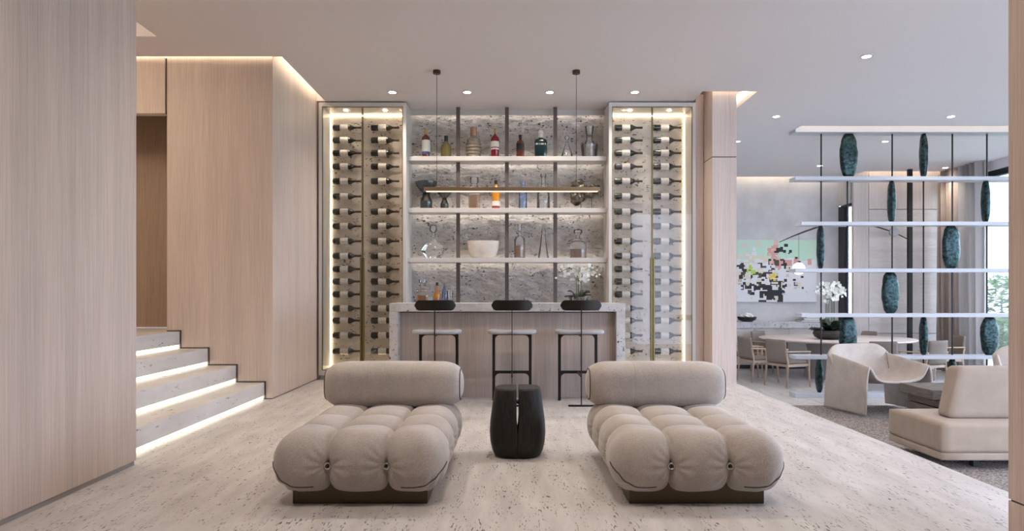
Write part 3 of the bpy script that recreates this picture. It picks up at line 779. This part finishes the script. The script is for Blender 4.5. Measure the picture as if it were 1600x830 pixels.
def lump():
    t = shelf_thing('bronze_sculpture', 'rough abstract bronze lump sculpture raised on thin rods', 'sculpture', 912, 1)
    MB().box(-.20, .20, -.05, .05, 0, .008).build('foot_plate', 'dark_bronze', t)
    for x in (-.04, .115): MB().cyl(x, 0, .006, .16, .004, 6).build('rod', 'dark_bronze', t)
    bm = bmesh.new(); cs = [(-.11,.13,.075),(-.05,.17,.07),(-.10,.25,.085),(-.12,.33,.07),(-.06,.38,.06),(.0,.30,.07),(.04,.22,.06),(.10,.21,.055),(.16,.25,.06),(.19,.30,.05),(.13,.31,.05),(-.15,.19,.05)]
    for (x, z, r) in cs:
        g = bmesh.ops.create_icosphere(bm, subdivisions=3, radius=r)
        for v in g['verts']:
            q = v.co.copy(); f = 1+.45*mnoise.noise(q*22+Vector((x*31, z*17, 3)))
            v.co = Vector((q.x*f+x, q.y*f*.85, q.z*f+z))
    me = bpy.data.meshes.new('mass'); bm.to_mesh(me); bm.free()
    o = mkobj('mass', me, 'bronze_lump', t, smooth=True)
    rm = o.modifiers.new('r', 'REMESH'); rm.mode = 'VOXEL'; rm.voxel_size = .011; rm.use_smooth_shade = False
lump()
# lowest shelf
decanter('wide faceted crystal decanter with ring-shaped stopper, lowest shelf', 677, 2, [(.1,0),(12,0),(13.5,1),(19,12.5),(11,24),(5,28.5),(3,31),(3.4,37)], [(2.8,36.5),(2.8,40),(5,42),(6.3,46.5),(5,51.5),(2,53.5),(.1,54)], None, seg=8, sy=.7)
t = shelf_thing('stone_bowl', 'cream stone bowl on the lowest shelf', 'bowl', 755, 2)
MB().lathe(prof_px([(.1,0),(15,0),(20,4),(23.5,14),(25,27),(23.6,27),(22,14),(18.6,5.5),(.1,3)]), 32, sy=.6).build('bowl_shell', 'marble_bowl', t, smooth='auto')
decanter('upright cylindrical decanter half full of amber spirit, lowest shelf', 812, 2, [(.1,0),(8,0),(8.6,1),(8.6,29),(6.5,33.5),(2.4,36.5),(2.2,42)], [(1.8,42),(3.2,43.5),(3.2,53.5),(.1,54)], [(.1,1),(7.8,1.2),(7.8,20),(.1,20.2)], 'amber_rose')
decanter('slender clear conical decanter with pointed stopper, lowest shelf', 849, 2, [(.1,0),(8.6,0),(8.6,2),(5.6,20),(4.2,30),(3.0,38),(3.4,43)], [(3,42.5),(1.6,48),(.1,54)], None, seg=10)
decanter('squat square decanter of brown spirit with mushroom stopper, lowest shelf', 903, 2, [(.1,0),(12.4,0),(13,1),(13,21),(11,25),(4.5,28),(4,31)], [(3.6,31),(3,36),(7,41),(6.5,44.5),(.1,47)], [(.1,1),(12,1.2),(12,14.5),(.1,14.6)], 'amber_dark', 6, .7)
# on the bar
YO = 8.08
decanter('square crystal decanter of amber spirit standing on the bar', 660.5, 3, [(.1,0),(8.6,0),(9,1),(9,18),(7.6,20.5),(3.2,22),(2.8,24)], [(2.4,24),(5,28),(3,30),(6.2,32),(6.2,36.5),(.1,37)], [(.1,1),(8,1.2),(8,12),(.1,12.2)], 'amber', 6, .8, Y=YO)
bottle('spirit_bottle', 'small cognac bottle with black cap standing on the bar', 683, 3, [(.1,0),(5.6,0),(6,1),(5.8,8),(4.6,17),(2.8,23),(2.2,27)], 'amber_rose', [(2,26.5),(2.1,32),(.1,32.3)], 'cap_black', [(9, 14, 5.7, 'amber')], Y=YO)
bottle('glass_bottle', 'slim blue bottle with thin neck standing on the bar', 694.5, 3, [(.1,0),(4,0),(4.3,1),(4.3,17),(3,21),(1.3,24),(1.2,31),(.1,31.5)], 'blue_glass', Y=YO)
def tumbler(x, Y, label, h=19.5):
    k = Y/F; t = shelf_thing('tumbler', label, 'glass', x, 3, Y)
    MB().lathe(prof_px([(.1,0),(4.4,0),(4.9,h),(4.5,h),(4,1.4),(.1,1.2)], k), 18).build('glass_wall', 'crystal', t, smooth='auto')
tumbler(703.5, 8.0, 'clear tumbler on the bar beside the slim blue bottle'); tumbler(672, 7.93, 'low clear tumbler on the bar before the square decanter', 10)

def orchid(t, k, leafn, stems, r_bowl, spread, height, potmat, potprof, seed, blooms=11):
    rnd = random.Random(seed)
    MB().lathe(potprof, 24).build('pot', potmat, t, smooth='auto')
    z0 = max(z for r, z in potprof) - .02
    MB().lathe([(.001, z0-.03), (r_bowl*.72, z0-.03), (r_bowl*.6, z0+.005), (.001, z0+.012)], 14).build('moss', 'leaf_dark', t)
    for i in range(leafn):
        a = 2*pi*i/leafn + rnd.uniform(-.25, .25); L = k*rnd.uniform(.75, 1.15); m = MB(); n = 7
        up = rnd.uniform(.35, 1.5)
        for j in range(n+1):
            s = j/n; rr = r_bowl*.25 + L*s*(1.1-.45*up); z = z0 + L*(up*s - (up*.55+.1)*s*s) ; w = L*.27*sin(pi*min(1, .12+s*.88))**.7
            c, d = cos(a), sin(a)
            m.v += [(rr*c-d*w, rr*d+c*w, z+.012*k), (rr*c, rr*d, z-.01), (rr*c+d*w, rr*d-c*w, z+.012*k)]
        for j in range(n):
            o = j*3; m.f += [(o, o+1, o+4, o+3), (o+1, o+2, o+5, o+4)]
        lf = m.build('leaf', 'leaf_dark', t, smooth=True); sd = lf.modifiers.new('s', 'SOLIDIFY'); sd.thickness = .003
    for i in range(stems):
        a = 2*pi*i/stems + .4; sx = cos(a); pts = []
        dirx = (-1 if i % 2 else 1)*rnd.uniform(.55, 1.0); diry = rnd.uniform(-.5, .5)
        for j in range(15):
            s = j/14; b = max(0, s-.55)/.45
            pts.append((sx*r_bowl*.25 + dirx*spread*b**1.25, sin(a)*r_bowl*.25+diry*spread*b, z0 + height*(min(s, .75)/.75*.9 + .1*sin(min(1, b*1.2)*pi*.8)) - height*.22*max(0, b-.5)**1.3))
        stm = MB().tube(pts, [.0045*k/.2]*15, 6).build('stem', 'stem_green', t, smooth=True)
        fl = MB()
        for q in range(blooms):
            s = .58 + .42*q/(blooms-1); f = s*14; j = min(13, int(f)); p = Vector(pts[j]).lerp(Vector(pts[j+1]), f-j)
            p += Vector((rnd.uniform(-1, 1), rnd.uniform(-1.2, .6), rnd.uniform(-1.9, .8)))*spread*.2
            R = k*rnd.uniform(.11, .19)*(1.0 if q < blooms-3 else .6); nrm = Vector((rnd.uniform(-.6, .6), -1, rnd.uniform(-.3, .5))).normalized()
            e1 = nrm.cross(Vector((0,0,1))).normalized(); e2 = e1.cross(nrm)
            for pt in range(5):
                an = 2*pi*pt/5+rnd.uniform(-.1, .1)
                dv = e1*cos(an)+e2*sin(an); sv = e1*-sin(an)+e2*cos(an); wv = R*(.50 if pt in (0, 2) else .36)
                c0 = p; c1 = p+dv*R*.55+sv*wv+nrm*R*.12; c2 = p+dv*R+nrm*R*.02; c3 = p+dv*R*.55-sv*wv+nrm*R*.12
                fl.quad(tuple(c0), tuple(c1), tuple(c2), tuple(c3))
        fl.build('blossoms', 'petal', stm, kind='stuff')
to = thing('potted_orchid', 'white orchid in a pale bowl standing on the bar', 'orchid', (px(905, 8.08), 8.08, 1.09), 0)
orchid(to, .17, 12, 5, .13, .26, .36, 'crystal', [(.001, 0), (.085, 0), (.115, .03), (.13, .075), (.124, .075), (.108, .032), (.001, .012)], 5, 13)

# ------------------------------------------------------------------ hanging divider between lounge and dining
def divider():
    Y0, Y1 = 11.12, 11.38; Ym = 11.25; x0 = px(1243, Y0); x1 = 8.75
    t = thing('room_divider', 'tall white slatted divider strung with dark rods and patinated stone ornaments', 'room divider', (0, 0, 0))
    lv = [pz(206.5, Y0)]
    for y in (280.5, 350.5, 423, 492.5, 557.5): lv.append(pz(y, Ym))
    zb = LOW+.075
    MB().box(x0, x1, Y0, Y1, lv[0], lv[0]+.10).build('shelf_bar', 'divider_white', t, bevel=.002)
    for i, z in enumerate(lv[1:]): MB().box(x0+(.10 if i in (1, 3) else 0), x1, Y0, Y1, z-.03, z+.03).build('shelf_bar', 'divider_white', t, bevel=.002)
    MB().box(x0, x1, Y0, Y1, LOW, zb).build('base', 'divider_white', t, bevel=.004)
    gaps = [(lv[1]+.03, lv[0])] + [(lv[i+1]+.03, lv[i]-.03) for i in range(1, 5)] + [(zb, lv[5]-.03)]
    NW = {1: ((1326, 1), (1443, 0)), 2: ((1393, 0), (1540, 0)), 3: ((1282, 0), (1486, 1)), 4: ((1391, 1),), 5: ((1325, 1), (1443, 0), (1546, 1)), 6: ((1280, 0), (1488, 0))}
    cols = (1283, 1324, 1394, 1443, 1488, 1542)
    for li in range(1, 7):
        z0, z1 = gaps[li-1]; used = [x for x, w in NW.get(li, ())]
        for x, w in NW.get(li, ()):
            H = z1-z0; a, b = (.140, .070) if w else (.052, .085)
            pr = []
            for j in range(15):
                u = -1+2*j/14; pr.append((.50+.50*(1-abs(u)**2.4)**.8 if abs(u) < .999 else .46, z0+H*(.5+.5*u)))
            pr = [(.3, z0)] + pr + [(.3, z1)]
            m = MB().lathe(pr, 24, (px(x, Ym), Ym, 0), a, b, sq=2.6)
            vv = []
            for v in m.v:
                q = Vector(v); n = mnoise.noise(q*9)*.010+mnoise.noise(q*26)*.004
                c = Vector((px(x, Ym), Ym, q.z)); d = q-c
                vv.append(tuple(c+d*(1+n/.1)))
            m.v = vv; m.build('stone_ornament', 'patina', t, smooth=True)
        for x in cols:
            if all(abs(x-u) > 12 for u in used):
                if (li, x) in ((1, 1324), (1, 1443)): continue
                MB().cyl(px(x, Ym), Ym, z0, z1, .013, 8).build('rod', 'black_metal', t)
divider()

# ------------------------------------------------------------------ sunken lounge
tag(MB().box(3.03, 9.2, 1.0, 10.27, LOW, LOW+.02).build('rug', 'rug'), 'speckled grey brown rug covering the sunken lounge floor', 'rug')
RZ = LOW+.02
def mchair(loc, rz, label):
    t = thing('lounge_chair', label, 'armchair', loc, rz, 'sculpted lounge chairs on the rug')
    # sheet swept over arms and seat; grid of (across, front to back)
    T = [0, .2, .42, .62, .78, .92, 1.0]
    prof = []
    for tt in T:
        hp = .665 + .135*tt; back = max(0.0, (tt-.55)/.45); hs = .445 - .06*min(1, tt/.5) + (.20*back**1.3)
        yb = tt*.82
        yc = min(tt, .62)/.62*.60 + back*.24
        pull = .10*tt
        row = [(-.58+pull*.2, yb, 0), (-.575+pull*.3, yb, .22), (-.56+pull*.4, yb, .48), (-.535+pull*.4, yb, hp-.04), (-.50+pull*.3, yb, hp), (-.465+pull*.2, yb, hp-.03),
               (-.43, yb*.8+yc*.2, hs+.14+.04*back), (-.37, yb*.3+yc*.7, hs+.03), (-.18, yc+.02*back, hs), (0, yc+.03*back, hs-.005)]
        row = row + [(-x, y, z) for x, y, z in reversed(row[:-1])]
        prof.append(row)
    m = MB(); nc = len(prof[0])
    for row in prof: m.v += row
    for i in range(len(prof)-1):
        for j in range(nc-1):
            a = i*nc+j; m.f.append((a, a+1, a+nc+1, a+nc))
    o = m.build('shell', 'boucle', t, smooth=True)
    s = o.modifiers.new('sub', 'SUBSURF'); s.levels = 3; s.render_levels = 3; s.boundary_smooth = 'PRESERVE_CORNERS'
    d = o.modifiers.new('sol', 'SOLIDIFY'); d.thickness = .03; d.offset = -1
    # tall back panel standing between the arms
    m = MB(); n = 16; q = 8
    for i in range(n+1):
        u = -1+2*i/n; x = .0+.50*u
        top = .90-.14*max(0.0, (abs(u)-.55)/.45)**2.4
        for j in range(q+1):
            w = j/q; z = .36+(top-.36)*w
            m.v.append((x*(1+.06*w), .70+.13*w-.10*u*u+.05*w*w, z))
    for i in range(n):
        for j in range(q):
            a = i*(q+1)+j; m.f.append((a, a+q+1, a+q+2, a+1))
    o = m.build('backrest', 'boucle', t, smooth=True)
    d = o.modifiers.new('sol', 'SOLIDIFY'); d.thickness = .06; d.offset = 0
    bv = o.modifiers.new('bev', 'BEVEL'); bv.width = .02; bv.segments = 3; bv.angle_limit = .9
    MB().tube([(.40+.024*k/8, .585+.10*k/8, .42+.38*k/8) for k in range(9)], .004, 6).build('seam', 'piping', t)
    return t
mchair((5.33, 9.38, RZ+.03), math.radians(15), 'beige sculpted lounge chair with draped arms, before the hanging divider')
mchair((7.02, 8.95, RZ+.03), math.radians(-30), 'beige sculpted lounge chair peeking out behind the sofa cushion')
# sofa
tsf = thing('sofa', 'low beige linen sofa on the rug with a leaning back cushion', 'sofa', (4.09, 6.50, RZ))
rbox(2.4, .92, .075, .012, (10, 8, 4), None, (1.2, .46, .125)).build('base', 'sofa_linen', tsf, smooth=True)
rbox(2.4, .92, .27, .014, (24, 16, 8), lambda p, d: .008*(d.z > .5)*cos(p.y/.92*pi), (1.2, .46, .30)).build('seat', 'sofa_linen', tsf, smooth=True)
for x, y in ((.42, .16), (.42, .78), (2.1, .16), (2.1, .78)): MB().box(x-.03, x+.03, y-.03, y+.03, -.0, .088).build('foot', 'black_metal', tsf)
def scush():
    s = rbox(1.15, .22, .50, .05, (20, 8, 14), lambda p, d: .02*cos(p.x/1.15*pi)*cos(p.z/.5*pi) if abs(d.y) > .5 else 0)
    vv = []
    for x, y, z in s.v:
        u = (z+.25)/.5
        vv.append((x + .0 + (.19*(u) if x < 0 else 0)*(-x/.575), y + .12*u, z))
    s.v = vv; return s
for i in range(2):
    o = scush().build('back_cushion', 'cushion_linen', tsf, smooth=True); o.location = (.80+i*1.10, .36, .69)
tct = thing('coffee_table', 'dark grey ribbed timber coffee table beside the lounge chair', 'coffee table', (5.60, 8.55, RZ))
MB().box(-.55, .65, -.35, .35, .40, .52).build('top', 'grey_wood', tct, bevel=.01)
for i in range(4): MB().box(-.52+i*.02, .62, -.32, .32, .02+i*.095, .105+i*.095).build('layer', 'grey_wood', tct, bevel=.006)
MB().box(-.50, .60, -.30, .30, 0, .02).build('foot_plate', 'black_metal', tct)

# ------------------------------------------------------------------ dining table, chairs, centrepiece
TX, TY = px(1306, 13.9), 13.9; TZ = LOW
td = thing('dining_table', 'large oval pale dining table on a drum base', 'table', (TX, TY, TZ))
MB().lathe([(.001, .755), (1.46, .755), (1.5, .775), (1.5, .795), (1.49, .80), (.001, .80)], 64, sy=.87).build('top', 'table_top', td, smooth='auto')
MB().lathe([(.001, 0), (.62, 0), (.50, .40), (.58, .755), (.001, .755)], 32).build('pedestal', 'base_grey', td, smooth='auto')
def dining_chair(label, first_=[None]):
    if first_[0] is not None: return dup(first_[0], label)
    t = thing('dining_chair', label, 'chair', (0, 0, 0), 0, 'dining chairs around the oval table')
    for sx in (-1, 1):
        MB().tube([(sx*.27, -.26, 0), (sx*.262, -.24, .30), (sx*.265, -.245, .64)], [.013, .018, .016], 8).build('leg', 'chair_oak', t, smooth=True)
        MB().tube([(sx*.265, .30, 0), (sx*.25, .25, .44), (sx*.245, .29, .66)], [.013, .019, .014], 8).build('leg', 'chair_oak', t, smooth=True)
        MB().bar((sx*.265, -.27, .645), (sx*.25, .30, .655), .05, .024).build('armrest', 'chair_oak', t, bevel=.006)
    MB().box(-.255, .255, -.235, -.205, .38, .425).box(-.245, .245, .23, .26, .38, .425).box(-.262, -.232, -.23, .25, .38, .425).box(.232, .262, -.23, .25, .38, .425).build('seat_frame', 'chair_oak', t)
    rbox(.49, .49, .07, .03, (8, 8, 4), None, (0, 0, .45)).build('seat', 'chair_leather', t, smooth=True)
    s = rbox(.47, .05, .42, .02, (14, 4, 8)); s.v = [(x, y+.29+.10*(z+.21)-.55*x*x, z+.66) for x, y, z in s.v]
    s.build('backrest', 'chair_leather', t, smooth=True)
    first_[0] = t; return t
CH = [(-1.80, -.62, 12, 'dining chair drawn up to the table, beside the console and bowl'), (-1.52, -1.34, 24, 'dining chair with its brown back turned, next to the divider base'),
      (-.10, -1.72, 84, 'dining chair at the table behind the beige lounge chair'), (.85, -1.52, 112, 'dining chair at the table behind the divider, in front of the pole lamp'),
      (1.95, -.35, 170, 'dining chair at the rounded end of the table beside the pole lamp'), (-1.83, .22, -6, 'dining chair between the table and the console bowl'),
      (-.95, 1.04, -55, 'dining chair on the far side of the table, below the painting'), (1.1, 1.0, -120, 'dining chair on the far side of the table, below the timber panels')]
for x, y, f, l in CH:
    c = dining_chair(l); c.location = (TX+x, TY+y, TZ)
    c.rotation_euler = (0, 0, math.radians(f)+pi/2)
tq = thing('potted_orchid', 'tall white orchid in a dark bowl on the dining table', 'orchid', (px(1297, 13.5), 13.5, TZ+.80), 0)
orchid(tq, .36, 16, 6, .31, .34, .92, 'dark_bowl', [(.001, 0), (.20, 0), (.29, .05), (.32, .11), (.30, .175), (.27, .175), (.28, .11), (.001, .10)], 11, 14)
# console with painting
tcn = thing('console', 'long stone-topped console standing under the abstract painting', 'console', (5.2, 15.65, LOW))
MB().box(-2.1, 1.85, -.27, .24, .92, 1.065).build('top', 'bar_travertine', tcn, bevel=.004)
for i in range(5): MB().box(-2.08+i*.784, -2.08+(i+1)*.784-.006, -.24, -.215, .10, .915).build('door', 'oak_far', tcn)
MB().box(-2.09, 1.84, -.214, .22, .09, .92).build('carcass', 'oak_far', tcn)
MB().box(-2.05, 1.8, -.17, .2, 0, .09).build('toe_kick', 'window_frame', tcn)
tbw = thing('dark_bowl', 'black bowl with crumpled white filling on the console', 'bowl', (px(1167, 15.5), 15.5, LOW+1.065))
MB().lathe([(.001, 0), (.10, 0), (.19, .045), (.215, .11), (.20, .11), (.17, .05), (.001, .03)], 24).build('bowl_shell', 'book_black', tbw, smooth='auto')
bm = bmesh.new(); bmesh.ops.create_icosphere(bm, subdivisions=4, radius=.13)
for v in bm.verts:
    v.co *= 1+.55*mnoise.noise(v.co*17); v.co.z = v.co.z*.55+.115
me = bpy.data.meshes.new('crumpled_paper'); bm.to_mesh(me); bm.free(); mkobj('crumpled_paper', me, 'petal', tbw)
for i, (w, mt) in enumerate(((.58, 'book_black'), (.50, 'book_white'), (.44, 'book_black'))):
    tk = thing('book', ('wide black book at the bottom of the console stack', 'white book in the middle of the console stack', 'small black book on top of the console stack')[i], 'book',
               (px(1268, 15.5)+.02*i, 15.52, LOW+1.065+i*.042), 0, 'books stacked on the console')
    MB().box(-w/2, w/2, -.16, .16, 0, .005).box(-w/2, w/2, -.16, .16, .036, .041).box(-w/2, w/2, .152, .16, .005, .036).build('cover', mt, tk)
    MB().box(-w/2+.006, w/2-.006, -.152, .152, .005, .036).build('pages', 'label_white', tk)

def painting():
    x0, x1 = px(1128, 15.865), px(1275, 15.865); z0, z1 = pz(472, 15.865), pz(375, 15.865)
    t = thing('painting', 'large abstract painting of black, white, pink and mint blocks', 'painting', ((x0+x1)/2, 15.865, (z0+z1)/2))
    w, h = x1-x0, z1-z0
    MB().box(-w/2, w/2, -.02, .03, -h/2, h/2).build('canvas', 'linen_frame', t)
    nx, nz = 96, 62; rnd = random.Random(3)
    g = [[(.72, .71, .72)]*nx for _ in range(nz)]
    for j in range(nz):
        for i in range(nx):
            u, v = i/nx, j/nz
            if v > .68 + .12*mnoise.noise(Vector((u*5, v*3, 1))): g[j][i] = (.50+.05*mnoise.noise(Vector((u*9, v*9, 0))), .70, .55)
    def rect(u, v, a, b, c):
        for j in range(max(0, int((v-b/2)*nz)), min(nz, int((v+b/2)*nz+1))):
            for i in range(max(0, int((u-a/2)*nx)), min(nx, int((u+a/2)*nx+1))): g[j][i] = c
    def scatter(n, cu, cv, su, sv, sa, cols):
        for _ in range(n): rect(rnd.gauss(cu, su), rnd.gauss(cv, sv), rnd.uniform(.25, 1)*sa, rnd.uniform(.25, 1)*sa*1.3, rnd.choice(cols))
    wh = (.72, .71, .73); cr = (.68, .63, .50); bk = (.012, .012, .014); br = (.07, .045, .03); pk = (.66, .33, .28)
    scatter(40, .33, .62, .10, .12, .07, (wh, cr, cr, (.70, .60, .52)))
    scatter(55, .42, .38, .13, .17, .07, (bk, bk, bk, br)); scatter(26, .52, .22, .05, .11, .09, (bk, bk)); scatter(14, .18, .58, .04, .02, .04, (bk,))
    scatter(38, .55, .78, .025, .13, .045, (pk, pk, (.72, .45, .40))); scatter(12, .70, .60, .07, .06, .07, (br, bk, pk))
    scatter(60, .42, .42, .15, .17, .045, (wh, cr, wh)); scatter(14, .66, .84, .06, .04, .03, (bk,)); scatter(10, .30, .5, .02, .04, .03, ((.45, .60, .08),))
    scatter(9, .535, .40, .02, .03, .035, ((.75, .55, .05),)); scatter(34, .75, .30, .12, .12, .03, (cr, wh, (.55, .53, .50), bk)); scatter(26, .15, .30, .08, .12, .03, (cr, (.55, .42, .36), wh))
    me = bpy.data.meshes.new('paint_layer'); V = []; Fc = []; cc = []
    for j in range(nz+1):
        for i in range(nx+1): V.append((-w/2+w*i/nx, -.0215, -h/2+h*j/nz))
    for j in range(nz):
        for i in range(nx):
            a = j*(nx+1)+i; Fc.append((a, a+1, a+nx+2, a+nx+1)); cc.append(g[j][i])
    me.from_pydata(V, [], Fc); ca = me.color_attributes.new('paint', 'FLOAT_COLOR', 'CORNER')
    for p, c in zip(me.polygons, cc):
        for li in p.loop_indices: ca.data[li].color = (*c, 1)
    m, nt, N, L, b = new_mat('paint_mat'); at = N.new('ShaderNodeAttribute'); at.attribute_name = 'paint'
    L.new(at.outputs['Color'], b.inputs['Base Color']); b.inputs['Roughness'].default_value = .6
    mkobj('paint_layer', me, 'paint_mat', t)
painting()
# pole lamp with a bowed arm
YL = 14.7
tl = thing('pole_lamp', 'dark floor-to-ceiling pole lamp with bowed arm and white globe', 'lamp', (px(1421.5, YL), YL, LOW))
MB().box(-.045, .045, -.03, .03, .02, CEIL-LOW-.002).build('pole', 'dark_bronze', tl)
MB().cyl(0, 0, 0, .02, .16, 24).build('foot', 'dark_bronze', tl)
ax = px(1421.5, YL); A = [(1216, 379), (1235, 370.5), (1255, 362.5), (1275, 355.5), (1300, 350.5), (1325, 349), (1350, 351), (1372, 356), (1395, 363.5), (1418, 375)]
MB().tube([(px(x, YL)-ax, -.05, pz(y, YL)-LOW) for x, y in A], [.006, .012, .018, .02, .02, .018, .016, .014, .012, .012], 8).build('arm', 'dark_bronze', tl, smooth=True)
MB().lathe([(.001, -.025), (.10, -.025), (.10, .025), (.001, .025)], 24, (px(1394, YL)-ax, -.07, pz(363, YL)-LOW), axis='y').build('counterweight', 'base_grey', tl, smooth='auto')
gx, gz = px(1246.5, YL)-ax, pz(420, YL)-LOW
MB().cyl(gx, -.05, gz+.12, pz(366, YL)-LOW, .004, 6).build('wire', 'dark_bronze', tl)
MB().ball((gx, -.05, gz), .13, 24).build('globe', 'globe_glow', tl, smooth=True)

# curtains
def curtain(name, mat, y0, y1, label, n, amp):
    m = MB(); N_ = n*12
    for j, z in enumerate((LOW+.01, 1.2, CEIL-.005)):
        for i in range(N_+1):
            a = 2*pi*n*i/N_; m.v.append((9.45 + amp*sin(a) + amp*.25*sin(a*.37+j), y0+(y1-y0)*i/N_ + .012*sin(a*2), z))
    for j in range(2):
        for i in range(N_):
            a = j*(N_+1)+i; m.f.append((a, a+1, a+N_+2, a+N_+1))
    o = m.build(name, mat, smooth=True); s = o.modifiers.new('s', 'SOLIDIFY'); s.thickness = .004
    return tag(o, label, 'curtain')
curtain('curtain', 'curtain_taupe', 14.38, 15.08, 'taupe floor-length curtain gathered next to the timber panels', 5, .085)
curtain('sheer_curtain', 'curtain_sheer', 13.70, 14.36, 'pale sheer curtain hanging at the window edge', 4, .085)

# garden seen through the glazing
def shrub(x, y, r, h, label, seed):
    rnd = random.Random(seed); t = thing('garden_shrub', label, 'shrub', (x, y, -.62), 0, 'shrubs outside the window')
    MB().tube([(0, 0, 0), (.05, .02, h*.4), (0, 0, h*.8)], [.06, .045, .02], 8).build('trunk', 'bark', t)
    m = MB()
    for _ in range(2600):
        d = Vector((rnd.gauss(0, 1), rnd.gauss(0, 1), rnd.gauss(0, 1))).normalized()*rnd.uniform(.55, 1)**.5
        c = Vector((d.x*r, d.y*r, h*.55+d.z*h*.47)); s = rnd.uniform(.05, .11)
        a = Vector((rnd.uniform(-1, 1), rnd.uniform(-1, 1), rnd.uniform(-.4, .6))).normalized(); b = a.orthogonal().normalized()
        m.quad(tuple(c), tuple(c+a*s+b*s*.4), tuple(c+a*2*s), tuple(c+a*s-b*s*.4))
    m.build('foliage', 'hedge_leaf', t, kind='stuff')
shrub(13.6, 19.0, 1.0, 2.3, 'rounded green shrub just outside the window', 1); shrub(15.6, 16.9, 1.1, 2.6, 'taller green shrub outside the window mullion', 2)
shrub(13.0, 21.6, 1.1, 2.2, 'low green shrub growing beyond the sheer curtain', 3)
